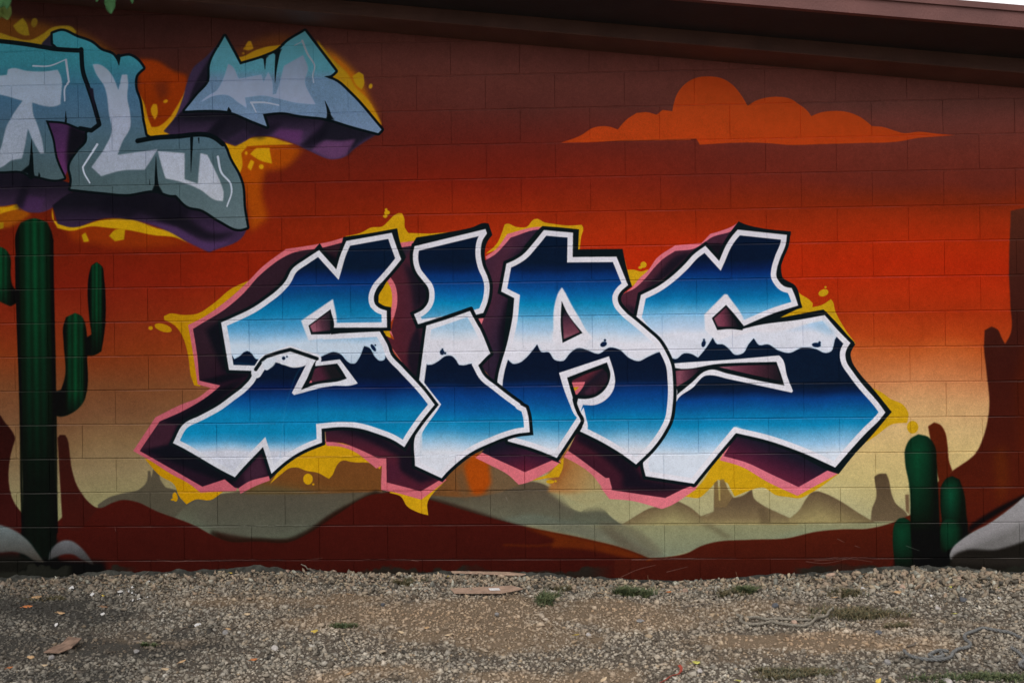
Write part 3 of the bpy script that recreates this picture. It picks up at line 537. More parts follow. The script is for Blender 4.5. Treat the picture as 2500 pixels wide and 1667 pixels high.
plum('w 490,168 700,155 1150,143 1180,230 1215,330 900,262', lambda x, y: ramp(x, [(1760, '#8a5a66'), (1790, '#6a3848'), (1840, '#4c2733'), (1900, '#1f1a20')]))
put(poly('v 178,1160 342,1008 450,1130 545,1250 530,1300 400,1285 240,1297', .6), BLK)
plum('v 203,1165 342,1035 500,1262 246,1256', lambda x, y: ramp(x + (y - 780) * -.2, [(1745, '#7a4552'), (1765, '#6c3344'), (1785, '#2c2028'), (1800, '#14141a')]), 1.5)
# A
W3 = 's 1300,535 1380,500 1490,430 1600,310 1730,150 2065,180 u 461,459 965,455 1020,590 1098,782 1010,860 980,915 985,975 1060,1080 1190,1190 1330,1310 1450,1420 1540,1566 t 2060,130 2085,330 2080,600 2050,780 1980,920 1850,1100 1660,1285 1470,1150 1250,1020 1015,905 1045,850 1030,785 750,1210 500,1110 190,1020 100,700 65,375 s 1320,1400 1370,1150 1390,930 1240,855'
K3 = 'u 60,150 115,103 300,118 535,142 525,370 1035,366 1070,540 1142,802 1080,830 1000,900 985,960 1000,760 900,480 460,450 460,200 100,200 t 60,370'
G3 = ['t 0,200 195,90 240,130 320,120 400,60 M 1290,840 1320,800 1345,845 1385,845 1420,890 1470,895 1510,850 1560,820 1610,835 1670,855 1740,818 1790,830 1850,880 1900,897 1960,870 2020,845 2200,900 2200,1600 900,1600']
chrome_letter(W3, K3, SK, shift(GS, 0), G3, [('u 238,1310 242,1100 268,950 300,860 338,806 372,860 450,1010 540,1160 640,1330 700,1400 400,1500 230,1420', 1.5),
              ('t 775,235 1350,45 1410,250 1420,330 1395,440 1310,545 1190,603 1050,603 1022,700 1040,800 950,712 900,600 830,420', .8), ('u 220,1330 330,1280 680,1350 600,1500 250,1480', 8)])
put(stroke('t 950,540 965,600 1000,690 1045,785 1010,860 985,910', 4.5, lim=60), BLK)
put(poly('t 868,290 1100,200 1325,115 1345,170 1366,250 1350,340 1280,450 1180,515 1060,535 995,530 975,610 955,600 910,440', .6), BLK)
plum('t 925,325 1080,250 1275,185 1330,240 1335,320 1260,425 1170,475 1080,492 975,490', lambda x, y: ramp((x - 1400) * .8 + (y - 900) * .9, [(10, '#5a2430'), (45, '#54242f'), (62, '#201a24'), (90, '#2a1c26'), (110, '#3c2430')]), 1)
plum('t 1070,450 1150,380 1220,400 1200,470 1080,490', '#3c2230', 4)
plum('t 923,345 1075,338 1060,380 985,482 968,485', '#c7626c', .6); plum('t 940,402 995,395 1000,405 958,445', '#b88a18', .6)
put(poly('u 335,962 400,1100 575,1330 345,1444 325,1250 325,1130', .6), BLK)
plum('u 345,1150 375,1080 545,1320 360,1400', lambda x, y: ramp(y, [(765, '#2a2430'), (785, '#4c2c3a'), (810, '#6c3a48'), (826, '#8a5560')]), 1.5)
# I
W2a = 's 245,335 1060,138 1077,190 1030,260 1005,400 1030,560 1085,690 1105,770 1105,850 1090,950 1035,1100 800,1160 290,1240 238,1115 340,1060 400,980 415,900 400,810 340,730 260,620 228,500 230,400'
K2a = 's 210,340 265,235 600,180 900,120 1060,68 1095,75 1140,205 1078,290 1055,380 1060,520 1110,690 1130,850 1100,1000 1045,1160 935,1168 900,1000 260,600 195,450'
W2b = 's 380,1245 880,1073 1000,1290 1115,1566 r 2000,20 1870,150 1930,260 2080,385 2200,480 2352,590 t 330,602 395,635 415,700 440,915 300,932 180,965 0,1035 r 1800,1140 1600,1290 1500,1385 1450,1443 1145,1300 1140,985 1370,600 1185,365'
chrome_letter(W2a, K2a, shift(SK, -2), GS, [], [])
G2 = ['r 1150,60 1250,108 1290,145 1340,140 1420,95 1500,40 1560,40 1620,95 1650,145 1700,150 1790,130 1900,180 t 600,600 600,1200 r 1000,1600 r 1000,200']
chrome_letter(W2b, None, [(780, '#8fb2cb'), (800, '#9dbad0'), (815, '#c0cbd8'), (832, '#d3d0d8')], shift(GS, 6), G2, [])
put(poly('r 1180,880 1225,900 1225,1180 1150,1200', 1), '#cdd0d8', .9)
put(stroke('s 285,1252 600,1155 895,1050', 4.5, rnd=False), BLK)
put(stroke('s 895,1050 925,1115 1000,1250', 4.5, rnd=False), BLK)
# first S
W1 = 'p 188,1210 370,1130 560,1035 700,940 840,830 930,730 1000,600 1160,480 1312,380 1510,600 1560,430 1625,275 2148,182 2195,320 2255,485 2180,580 2060,720 1975,820 1940,930 1955,1000 1990,1035 2090,1075 2092,1268 1480,1275 1450,1340 2010,1312 2110,1500 r 855,0 1000,170 1150,330 1240,430 1370,600 1210,800 1100,960 1022,1087 900,1010 700,930 500,872 300,856 70,875 75,1035 q 2050,1090 1900,1165 1750,1270 1612,1392 1515,1085 1370,1235 1280,1330 1192,1432 1050,1360 800,1215 600,1100 480,1040 600,825 800,720 1000,610 1150,500 1290,390 1390,260 1400,212 1125,203'
K1 = 'p 1000,592 1160,470 1320,300 1360,365 1500,590 1590,230 1900,185 2210,130 2240,280 2312,465 2200,600 2110,700 2050,810 1998,900 1995,980 2050,1015 2140,1035 2135,1305 1900,1310 1450,1345 1400,900 q 1800,1150 q 1500,1100'
G1 = ['L 1250,820 1318,845 1345,885 1380,865 1400,845 1420,838 1445,855 1470,885 1515,880 1540,1000 1250,1000',
      'q 1400,150 1520,185 1560,205 1620,150 1660,75 1700,72 1715,130 1790,150 1850,160 1930,125 2030,118 2130,300 q 2400,500 2400,1600 300,1600 300,600',
      'q 2000,140 r 20,75 120,25 210,-5 300,30 360,100 400,128 450,130 500,70 L 2090,810 2120,820 2150,870 2180,895 2205,890 2215,850 r 900,20 1500,600 1500,1200 -400,1200 -300,500']
in1 = chrome_letter(W1, K1, S1SK, S1GS, G1, [('p 1105,1190 1472,940 1515,1220 1500,1320 1960,1325 1190,1415', 1.0),
              ('q 2110,95 2020,120 1845,465 1870,490 r 200,385 430,375 487,355 280,80 10,115', .8)], slope=.012)
# overlap of its two strokes
put(stroke('q 1440,235 1510,120 1560,80 1820,-15 2125,80', 13, rnd=False), WHITE)
fl = poly('q 1460,240 1560,110 1650,60 1830,10 2060,110 1900,440 1500,460', .8)
fl = mul(fl, in1)
put(mul(fl, poly('q 1560,95 1700,45 1830,0 2080,90 2020,140 1860,175 1720,130 1640,110 1560,205 1500,190', .8)), WHITE)
put(stroke('q 1432,195 1500,95 1550,50 1700,0 1830,-32 2135,72', 4.5, rnd=False), BLK)
put(poly('q 1500,110 1600,60 1680,62 1640,150 1560,205 1520,185', 1.2), '#c2c6cf', 1); put(poly('q 1700,65 1830,20 2030,100 2010,125 1930,125 1850,160 1790,150 1715,130', 1.2), '#cfcfd6', 1)
put(poly('q 1400,270 1500,180 1470,240 1300,400', .5), WHITE, .6)
put(poly('q 2140,70 2115,150 r 0,158 250,128 300,200 360,300 300,322 q 2117,370 1950,432 2020,300 2110,110', .6), BLK)
plum('q 2110,190 2150,170 r 215,155 310,285 0,335 q 2060,345', lambda x, y: ramp(x - (y - 920) * .5, [(760, '#4a2834'), (785, '#4a2232'), (810, '#1c1a1e')]), 2)
plum('q 2045,352 2065,318 2080,345', '#c7626c', .5)
put(poly('p 1190,1245 1445,1058 1478,1280 1440,1345 1220,1347', .6), BLK)
plum('p 1207,1250 1432,1085 1445,1300 1237,1320', lambda x, y: ramp(x + (y - 790) * -.3, [(765, '#8a5160'), (785, '#4e2e3a'), (805, '#2c232b')]), 1.2)
put(poly('p 1440,1270 1780,1268 2092,1270 2138,1035 2135,1305 1780,1310 1450,1348', .5), BLK)
# small dark blots floating above the horizon line
for e in (ell('p', 1935, 1500, 20, 48, -35), ell('p', 1958, 1470, 10, 10), ell('M', 774, 846, 13, 15), ell('M', 791, 852, 7, 6), ell('M', 776, 830, 6, 6), ell('M', 1701, 800, 20, 14, -25), ell('M', 1709, 777, 7, 7),
          ell('R', 512, 797, 12, 20, 15), ell('R', 514, 774, 6, 6), ell('R', 1160, 804, 26, 13, 4), ell('R', 1178, 791, 8, 8), ell('q', 1752, 68, 20, 20), ell('q', 1790, 50, 11, 10)):
    put(poly(e, 3), '#3f78a0', .5); put(poly(e, .7), '#0b1c36')
# ---- wear: bare dark soil splash at the foot of the wall, scuffs
g = np.clip((YP + cloudnoise(34, 1) * 12 + cloudnoise(11, 1) * 5 - 1385) / 5, 0, 1) * np.clip(cloudnoise(90, 1) * 2 + .7, 0, 1) * .85 * np.clip(np.abs(XP - 1690) / 60 - 3.2, 0, 1)
put(Mask(0, 0, blur(g.astype(np.float32), 2)), '#22211c')
for sp in ('c 1675,780 1750,808', 'c 1380,780 1410,790', 'b 1140,500 1150,520', 'c 100,860 700,850', 'c 1150,865 1380,858 1480,872', 'a 660,680 665,700', 'c 1100,870 1180,880 1350,855', 'a 900,860 1040,870 1100,858',
           'a 1760,862 1850,850', 'b 600,862 640,870', 'c 300,930 420,900', 'b 1800,960 1900,915 2000,890', 'c 1280,740 1320,760'):
    put(stroke(sp, .7, hw2=.4), '#8a8078', .45)
# overspray and roller unevenness
IMG *= (1 + N1 * .05 + cloudnoise(40, 1) * .018 + cloudnoise(3, 1) * .028 + cloudnoise(6, 1) * .02)[..., None]
IMG *= 1 + _rs.normal(0, .055, (TH, TW, 1)).astype(np.float32)
np.clip(IMG, 0.008, 1, out=IMG)
def tolin(c_): return np.where(c_ <= .04045, c_ / 12.92, ((c_ + .055) / 1.055)**2.4)
def tosrgb(c_): return np.where(c_ <= .0031308, c_ * 12.92, 1.055 * np.power(np.maximum(c_, 1e-6), 1 / 2.4) - .055)
# paint reflectance = what the photograph shows, divided by the light that falls on that part of the wall
_lin = np.maximum(tolin(IMG) * gain_map(XP, YP) - np.array([.0022, .0016, .0018], np.float32), .0035)
_lin *= np.minimum(1, .84 / _lin.max(-1, keepdims=True))
IMGS = tosrgb(_lin).astype(np.float32)
# ------------------------------------------------------------------ materials
def newmat(name):
    m = bpy.data.materials.new(name); m.use_nodes = True; n = m.node_tree
    return m, n, n.nodes['Principled BSDF']
def node(n, typ, **kw):
    k = n.nodes.new(typ)
    for a_, b_ in kw.items():
        if a_ in k.inputs: k.inputs[a_].default_value = b_
        else: setattr(k, a_, b_)
    return k
def simple(name, rgb, rough=.8, var=.25, scale=8.0, bump=.2, bscale=60.0, spec=.3):
    m, n, p = newmat(name); L_ = n.links
    tc = node(n, 'ShaderNodeTexCoord'); nz = node(n, 'ShaderNodeTexNoise', Scale=scale, Detail=6.0)
    L_.new(tc.outputs['Object'], nz.inputs['Vector'])
    mr = node(n, 'ShaderNodeMapRange'); mr.inputs['From Min'].default_value = .3; mr.inputs['From Max'].default_value = .7
    mr.inputs['To Min'].default_value = 1 - var; mr.inputs['To Max'].default_value = 1 + var
    L_.new(nz.outputs['Fac'], mr.inputs['Value'])
    mx = node(n, 'ShaderNodeVectorMath', operation='SCALE'); mx.inputs[0].default_value = rgb
    L_.new(mr.outputs[0], mx.inputs['Scale']); L_.new(mx.outputs[0], p.inputs['Base Color'])
    p.inputs['Roughness'].default_value = rough; p.inputs['Specular IOR Level'].default_value = spec
    nb = node(n, 'ShaderNodeTexNoise', Scale=bscale, Detail=5.0); L_.new(tc.outputs['Object'], nb.inputs['Vector'])
    bp = node(n, 'ShaderNodeBump', Strength=bump, Distance=.01); L_.new(nb.outputs['Fac'], bp.inputs['Height'])
    L_.new(bp.outputs[0], p.inputs['Normal'])
    return m

img = bpy.data.images.new('mural_paint', TW, TH, alpha=False); img.colorspace_settings.name = 'sRGB'
buf = np.ones((TH, TW, 4), np.float32); buf[..., :3] = IMGS[::-1]; img.pixels.foreach_set(buf.ravel()); img.update(); img.pack(); del buf
def mural_material():
    """spray paint and masonry paint over rough concrete block"""
    m, n, p = newmat('painted_block'); L_ = n.links
    geo = node(n, 'ShaderNodeNewGeometry'); sep = node(n, 'ShaderNodeSeparateXYZ'); L_.new(geo.outputs['Position'], sep.inputs[0])
    u = node(n, 'ShaderNodeMapRange'); u.clamp = False
    for k_, v_ in (('From Min', MX0), ('From Max', MX1)): u.inputs[k_].default_value = v_
    w_ = node(n, 'ShaderNodeMapRange'); w_.clamp = False
    for k_, v_ in (('From Min', MZ1 - TH / TPM), ('From Max', MZ1)): w_.inputs[k_].default_value = v_
    L_.new(sep.outputs[0], u.inputs['Value']); L_.new(sep.outputs[2], w_.inputs['Value'])
    cb = node(n, 'ShaderNodeCombineXYZ'); L_.new(u.outputs[0], cb.inputs[0]); L_.new(w_.outputs[0], cb.inputs[1])
    tx = node(n, 'ShaderNodeTexImage'); tx.image = img; tx.extension = 'EXTEND'; tx.interpolation = 'Cubic'; L_.new(cb.outputs[0], tx.inputs[0])
    # pinholes and worn pores where the bare block shows a little
    v1 = node(n, 'ShaderNodeTexNoise', Scale=14.0, Detail=8.0, Roughness=.7); L_.new(geo.outputs['Position'], v1.inputs['Vector'])
    mr = node(n, 'ShaderNodeMapRange'); mr.inputs['From Min'].default_value = .25; mr.inputs['From Max'].default_value = .75
    mr.inputs['To Min'].default_value = .90; mr.inputs['To Max'].default_value = 1.10; L_.new(v1.outputs['Fac'], mr.inputs['Value'])
    sc = node(n, 'ShaderNodeVectorMath', operation='SCALE'); L_.new(tx.outputs[0], sc.inputs[0]); L_.new(mr.outputs[0], sc.inputs['Scale'])
    # sky highlight painted onto the little upward-facing ledges of the bed joints
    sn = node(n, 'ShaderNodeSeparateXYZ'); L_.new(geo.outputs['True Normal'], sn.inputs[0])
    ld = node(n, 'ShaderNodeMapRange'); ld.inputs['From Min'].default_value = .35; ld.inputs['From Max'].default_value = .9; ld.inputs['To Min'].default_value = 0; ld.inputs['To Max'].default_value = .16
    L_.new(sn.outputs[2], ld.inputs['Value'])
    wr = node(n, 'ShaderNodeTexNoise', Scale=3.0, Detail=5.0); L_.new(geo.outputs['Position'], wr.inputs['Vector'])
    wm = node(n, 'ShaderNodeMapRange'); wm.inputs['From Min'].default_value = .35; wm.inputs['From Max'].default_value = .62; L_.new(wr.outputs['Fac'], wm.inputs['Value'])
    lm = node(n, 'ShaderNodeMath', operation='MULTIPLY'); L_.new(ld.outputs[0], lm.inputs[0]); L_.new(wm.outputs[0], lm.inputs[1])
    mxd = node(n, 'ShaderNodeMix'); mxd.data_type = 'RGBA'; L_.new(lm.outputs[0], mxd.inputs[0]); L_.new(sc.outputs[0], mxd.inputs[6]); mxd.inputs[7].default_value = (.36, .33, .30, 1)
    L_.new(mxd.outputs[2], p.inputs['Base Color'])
    p.inputs['Roughness'].default_value = .85; p.inputs['Specular IOR Level'].default_value = .02
    b1 = node(n, 'ShaderNodeTexNoise', Scale=230.0, Detail=4.0, Roughness=.6); L_.new(geo.outputs['Position'], b1.inputs['Vector'])
    b2 = node(n, 'ShaderNodeTexNoise', Scale=22.0, Detail=6.0, Roughness=.62); L_.new(geo.outputs['Position'], b2.inputs['Vector'])
    bp1 = node(n, 'ShaderNodeBump', Strength=.8, Distance=.0035); L_.new(b1.outputs['Fac'], bp1.inputs['Height'])
    bp2 = node(n, 'ShaderNodeBump', Strength=.35, Distance=.006); L_.new(b2.outputs['Fac'], bp2.inputs['Height']); L_.new(bp1.outputs[0], bp2.inputs['Normal'])
    L_.new(bp2.outputs[0], p.inputs['Normal'])
    return m
M_MURAL = mural_material()
M_TRIM = simple('brown_trim_paint', (.105, .052, .040), .6, .18, 5, .25, 90)
M_SOFFIT = simple('soffit_paint', (.024, .022, .022), .75, .2, 4, .2, 60)
M_FASCIA = simple('fascia_paint', (.130, .054, .047), .6, .15, 5, .2, 80)
M_ROOF = simple('roof_felt', (.10, .08, .075), .9, .3, 10, .5, 150)

# ------------------------------------------------------------------ helpers
def link(name, me, mat=None, parent=None, loc=None):
    o = bpy.data.objects.new(name, me); COL.objects.link(o)
    if mat and me is not None and not me.materials: me.materials.append(mat)
    if parent: o.parent = parent
    if loc is not None: o.location = loc
    return o
def tag(o, label=None, cat=None, group=None, kind=None):
    for k_, v_ in (('label', label), ('category', cat), ('group', group), ('kind', kind)):
        if v_: o[k_] = v_
    return o
def empty(name, loc): o = bpy.data.objects.new(name, None); COL.objects.link(o); o.location = loc; o.empty_display_size = .1; return o
def mesh(name, vs, fs, smooth=False):
    me = bpy.data.meshes.new(name); me.from_pydata([tuple(map(float, v_)) for v_ in vs], [], [tuple(f_) for f_ in fs]); me.update()
    if smooth: me.polygons.foreach_set('use_smooth', [True] * len(me.polygons))
    return me
def prism_x(name, prof, x0, x1, dz0, dz1, mat, parent):
    """a profile in (y, z) run along X, its ends shifted by dz0 / dz1 (the slope of the rake)"""
    n = len(prof); vs = [(x0, y, z + dz0) for y, z in prof] + [(x1, y, z + dz1) for y, z in prof]
    fs = [[i, (i + 1) % n, n + (i + 1) % n, n + i] for i in range(n)] + [list(range(n))[::-1], list(range(n, 2 * n))]
    return link(name, mesh(name, vs, fs), mat, parent)

# ------------------------------------------------------------------ the building
BW, BH = 0.4064, 0.2032
def zk(k): return 1.91 - k * BH                 # height of the bed joint above course k
PROT = .28
pL, pR = on_wall(750, 28, -PROT), on_wall(2500, 179, -PROT)   # lower edge of the trim board where it meets the wall
SL = (pR[2] - pL[2]) / (pR[0] - pL[0])
def rake(x): return pL[2] + SL * (x - pL[0])    # underside of the trim board
bld = empty('painted_building', (0, 0, 0))
tag(bld, 'block building painted with a desert sunset mural and chrome graffiti under a sloping brown eave', 'building')
XA, XB = -8.5, 11.5

rb = random.Random(11)
def block_mesh(w, h, seed, dzl=None, dzr=None):
    """one hollow-block face: bevelled edges, slightly wandering arrises; top may be cut to the rake"""
    q = random.Random(seed)
    nx, jx, jz, dep, bev = 6, .0003, .0014, .030, .0038
    zt = lambda x: h / 2 - jz if dzl is None else min(h / 2 - jz, dzl + (dzr - dzl) * (x / w + .5))
    vs, fs = [], []
    rows = []
    for lvl in range(4):                        # bottom edge, front bottom, front top, top edge
        row = []
        for i in range(nx + 1):
            x = -w / 2 + jx + (w - 2 * jx) * i / nx
            if lvl in (1, 2) and i == 0: x += bev * .45
            if lvl in (1, 2) and i == nx: x -= bev * .45
            wob = q.uniform(-.0006, .0006)
            z0, z1 = -h / 2 + jz, max(zt(x), -h / 2 + jz + .004)
            z = (z0 + wob, z0 + bev + wob, z1 - bev + wob, z1 + wob)[lvl]
            y = (bev * 1.1, 0, 0, bev * 1.1)[lvl] + q.uniform(-.0005, .0005)
            if lvl in (1, 2) and i in (0, nx): y += .0005
            row.append(len(vs)); vs.append((x, y, z))
        rows.append(row)
    for a_, b_ in zip(rows, rows[1:]):
        for i in range(nx): fs.append((a_[i], a_[i + 1], b_[i + 1], b_[i]))
    back = []                                   # returns into the joint
    for row in (rows[0], rows[3]):
        r2 = []
        for i in row: r2.append(len(vs)); vs.append((vs[i][0], dep, vs[i][2]))
        back.append(r2)
    for i in range(nx):
        fs.append((back[0][i], back[0][i + 1], rows[0][i + 1], rows[0][i])); fs.append((rows[3][i], rows[3][i + 1], back[1][i + 1], back[1][i]))
    fs.append((rows[0][0], rows[1][0], rows[2][0], rows[3][0], back[1][0], back[0][0]))
    fs.append((back[0][nx], back[1][nx], rows[3][nx], rows[2][nx], rows[1][nx], rows[0][nx]))
    return mesh('concrete_block', vs, fs)
variants = [block_mesh(BW, BH, s_) for s_ in range(14)]
nblk = 0; off = []
for k in range(-10, 10):
    half = 0.0 if k % 2 else 0.5
    for j in range(-24, 30):
        xc = (j + .5 + half) * BW; x0_, x1_ = xc - BW / 2, xc + BW / 2; zc = zk(k + .5)
        if x1_ < XA or x0_ > XB: continue
        lim_l, lim_r = rake(x0_) + .07 - zc, rake(x1_) + .07 - zc
        if max(lim_l, lim_r) < -BH / 2 + .01: continue
        me = variants[rb.randrange(14)] if min(lim_l, lim_r) > BH / 2 else block_mesh(BW, BH, k * 100 + j, lim_l, lim_r)
        if x1_ > -2.25 and x0_ < 4.45:
            y = rb.uniform(-.0009, .0009)
            if k == 6 and 0.2 < xc < 1.0: y -= .003
            if k == 7 and 2.3 < xc < 3.3: y -= .0022
            o = link('concrete_block', me, M_MURAL, bld, (xc, y, zc)); nblk += 1
            o.rotation_euler = (rb.uniform(-.004, .004), rb.uniform(-.0009, .0009), rb.uniform(-.0022, .0022))
        else: off.append((me, xc, zc))
# the same wall beyond the picture's edges, joined
vs, fs = [], []
for me, xc, zc in off:
    b0 = len(vs); vs += [(v_.co.x + xc, v_.co.y, v_.co.z + zc) for v_ in me.vertices]; fs += [[b0 + i for i in p_.vertices] for p_ in me.polygons]
tag(link('block_courses', mesh('block_courses', vs, fs), M_MURAL, bld), kind='stuff')
# mortar: a sheet a little behind the faces, with raised head joints so that they read shallower than the beds
vs = [(XA, .0042, -.4), (XB, .0042, -.4), (XB, .0042, rake(XB) + .075), (XA, .0042, rake(XA) + .075),
      (XA, .25, -.4), (XB, .25, -.4), (XB, .25, rake(XB) + .075), (XA, .25, rake(XA) + .075)]
link('mortar', mesh('mortar', vs, [(0, 1, 2, 3), (4, 7, 6, 5), (0, 4, 5, 1), (1, 5, 6, 2), (2, 6, 7, 3), (3, 7, 4, 0)]), M_MURAL, bld)
# squeezed-out mortar left on some joints, painted over with the rest
def smear(px0, px1, k, hgt, seed):
    q = np.random.RandomState(seed); x0, x1 = on_wall(px0, 1100)[0], on_wall(px1, 1100)[0]; n = max(8, int((x1 - x0) / .012)); vs, fs = [], []
    amp = np.convolve(q.uniform(0, 1, n + 5), np.ones(3) / 3, 'valid')[:n]
    for i in range(n):
        x = x0 + (x1 - x0) * i / (n - 1); e = math.sin(math.pi * i / (n - 1))**.4; a_ = (amp[i] * .9 + .1) * e; z0 = zk(k) + q.uniform(-.0015, .0015)
        for dz, dy in ((hgt * a_, .001), (hgt * .45 * a_, -.0045 * a_), (-hgt * .3 * a_, -.006 * a_), (-hgt * (.5 + q.uniform(0, .5)) * a_, .001)): vs.append((x, dy, z0 + dz))
    for i in range(n - 1):
        for r_ in range(3): fs.append((4 * i + r_ + 1, 4 * i + r_, 4 * i + 4 + r_, 4 * i + 5 + r_))
    link('mortar_smear', mesh('mortar_smear', vs, fs), M_MURAL, bld)
for a_ in ((735, 935, 6, .007, 1), (1020, 1130, 6, .009, 2), (575, 765, 8, .011, 3), (930, 1010, 7, .006, 4), (2010, 2140, 9, .008, 5), (500, 690, 9, .005, 6), (880, 1000, 9, .006, 7), (1100, 1210, 7, .006, 8), (1560, 1700, 9, .007, 9), (1225, 1330, 6, .004, 10)): smear(*a_)
# eave: trim board on the wall, soffit, fascia with drip edge, roof
OV = 0.82
d0, d1 = rake(XA), rake(XB)
prism_x('trim_board', [(-PROT, .004), (-PROT + .004, 0), (-.002, 0), (-.002, .078), (-PROT, .078)], XA, XB, d0, d1, M_TRIM, bld)
prism_x('soffit', [(-OV + .021, .079), (-.0, .079), (.0, .091), (-OV + .021, .091)], XA, XB, d0, d1, M_SOFFIT, bld)
fz = on_wall(2500, 71, -OV)[2] - rake(on_wall(2500, 71, -OV)[0])
ft = on_wall(2500, 19, -OV)[2] - rake(on_wall(2500, 19, -OV)[0])
print('fascia', fz, ft, 'slope', SL, 'blocks', nblk)
prism_x('fascia_board', [(-OV - .019, fz), (-OV + .019, fz), (-OV + .019, ft - .012), (-OV - .019, ft - .012)], XA, XB, d0, d1, M_FASCIA, bld)
prism_x('drip_edge', [(-OV - .030, ft - .030), (-OV - .0205, ft - .030), (-OV - .0205, ft - .010), (-.3, ft - .010), (-.3, ft), (-OV - .030, ft)], XA, XB, d0, d1, M_FASCIA, bld)
prism_x('roof', [(-.299, ft - .02), (6, ft - .02), (6, ft + .004), (-.299, ft + .004)], XA, XB, d0, d1, M_ROOF, bld)

# ------------------------------------------------------------------ ground
foot = [(0, 1417), (130, 1409), (250, 1403), (420, 1399), (600, 1393), (720, 1394), (900, 1396), (1010, 1399), (1120, 1400), (1250, 1402), (1400, 1409), (1550, 1416), (1650, 1418),
        (1760, 1412), (1850, 1406), (1960, 1400), (2100, 1394), (2230, 1388), (2350, 1391), (2500, 1400)]
fxz = np.array([(on_wall(x, y)[0], on_wall(x, y)[2]) for x, y in foot])
def foot_z(x): return np.interp(x, fxz[:, 0], fxz[:, 1])
def vn(x, y, s, o_=0.0):
    return noise.noise(Vector((x * s + o_, y * s - o_, o_ * .7)))
_gx = np.arange(-4.6, 6.6, .05); _gy = np.arange(-6.5, .3, .05)
_field = np.array([[vn(x, y, 1.1, 3) * .018 + vn(x, y, 3.1, 7) * .009 + vn(x, y, 9.0, 5) * .003 for x in _gx] for y in _gy], np.float32)
def gfield(x, y):
    fx_ = np.clip((x - _gx[0]) / .05, 0, len(_gx) - 1.001); fy_ = np.clip((y - _gy[0]) / .05, 0, len(_gy) - 1.001)
    i, j = fx_.astype(int), fy_.astype(int); a_, b_ = fx_ - i, fy_ - j
    return _field[j, i]*(1-a_)*(1-b_) + _field[j, i+1]*a_*(1-b_) + _field[j+1, i]*(1-a_)*b_ + _field[j+1, i+1]*a_*b_
def gz(x, y):
    x = np.asarray(x, float); y = np.asarray(y, float)
    t_ = np.clip(1 + y / .55, 0, 1); t_ = t_ * t_ * (3 - 2 * t_)
    far = np.clip((np.abs(x - 1) - 4) / 3, 0, 1)
    base = foot_z(x) * t_ * .98 + (-.022) * (1 - t_) - .008 * t_
    return base * (1 - far * 0.3) + gfield(x, y) * (1 - far) * (.35 + .65 * (1 - t_))
def ground_mesh():
    xs = np.concatenate([[-60, -30, -15, -8], np.arange(-4.6, 6.61, .035), [9, 16, 30, 60]])
    ys = np.concatenate([[-90, -50, -25, -14, -9], np.arange(-6.4, .11, .035)])
    X_, Y_ = np.meshgrid(xs, ys); Z_ = gz(X_, Y_)
    nx, ny = len(xs), len(ys); vs = np.stack([X_.ravel(), Y_.ravel(), Z_.ravel()], 1)
    i, j = np.meshgrid(np.arange(nx - 1), np.arange(ny - 1)); a_ = (j * nx + i).ravel()
    fs = np.stack([a_, a_ + 1, a_ + nx + 1, a_ + nx], 1)
    return bulk('ground', vs, fs)
def bulk(name, vs, fs):
    me = bpy.data.meshes.new(name); k_ = fs.shape[1]
    me.vertices.add(len(vs)); me.vertices.foreach_set('co', np.ascontiguousarray(vs, np.float32).ravel())
    me.loops.add(fs.size); me.loops.foreach_set('vertex_index', np.ascontiguousarray(fs, np.int32).ravel())
    me.polygons.add(len(fs)); me.polygons.foreach_set('loop_start', np.arange(0, fs.size, k_, dtype=np.int32))
    me.polygons.foreach_set('loop_total', np.full(len(fs), k_, np.int32)); me.update(calc_edges=True); me.validate()
    return me
_pf = np.random.RandomState(8).rand(400, 400)
def patch(x, y, c=.10):
    def one(c_, o_):
        u, v = (np.asarray(x) + 20 + o_) / c_, (np.asarray(y) + 20) / c_; i, j = u.astype(int), v.astype(int); a_, b_ = u - i, v - j; a_ = a_*a_*(3-2*a_); b_ = b_*b_*(3-2*b_)
        f = lambda p_, r_: _pf[p_ % 400, r_ % 400]
        return (f(i, j)*(1-a_)*(1-b_) + f(i+1, j)*a_*(1-b_) + f(i, j+1)*(1-a_)*b_ + f(i+1, j+1)*a_*b_) - .5
    return one(.34, 0) + .6 * one(.12, 3.3)
# where bare sandy dirt shows, where the soil is dark (deepened at the left by painted-in tree shade), in ground metres (read once, shared by the soil colour and the gravel density)
def gp(x, y): q_ = on_ground(x, y, -.01); return (q_[0], q_[1])
sand = [(gp(1050, 1500), .60, .22, .95), (gp(1180, 1545), .50, .16, .85), (gp(820, 1455), .36, .12, .75), (gp(1480, 1490), .50, .17, .9), (gp(1620, 1500), .40, .16, .75), (gp(2010, 1562), .50, .12, 1.0),
        (gp(1370, 1650), .36, .12, .9), (gp(830, 1652), .22, .08, .8), (gp(300, 1575), .32, .09, .7), (gp(1160, 1470), .40, .12, .8), (gp(640, 1460), .4, .12, .5), (gp(1850, 1480), .45, .12, .5),
        (gp(1750, 1600), .5, .08, .3), (gp(2250, 1520), .3, .08, .45)]
darks = [(gp(40, 1480), .55, .24, 1.), (gp(200, 1500), .4, .18, .85), (gp(60, 1570), .5, .25, .8), (gp(430, 1535), .35, .12, .5), (gp(100, 1650), .6, .18, .65), (gp(300, 1590), .5, .2, .75), (gp(150, 1440), .5, .10, .55), (gp(-200, 1500), .8, .6, .9), (gp(2350, 1500), .35, .12, .3), (gp(2350, 1640), .4, .12, .35)]
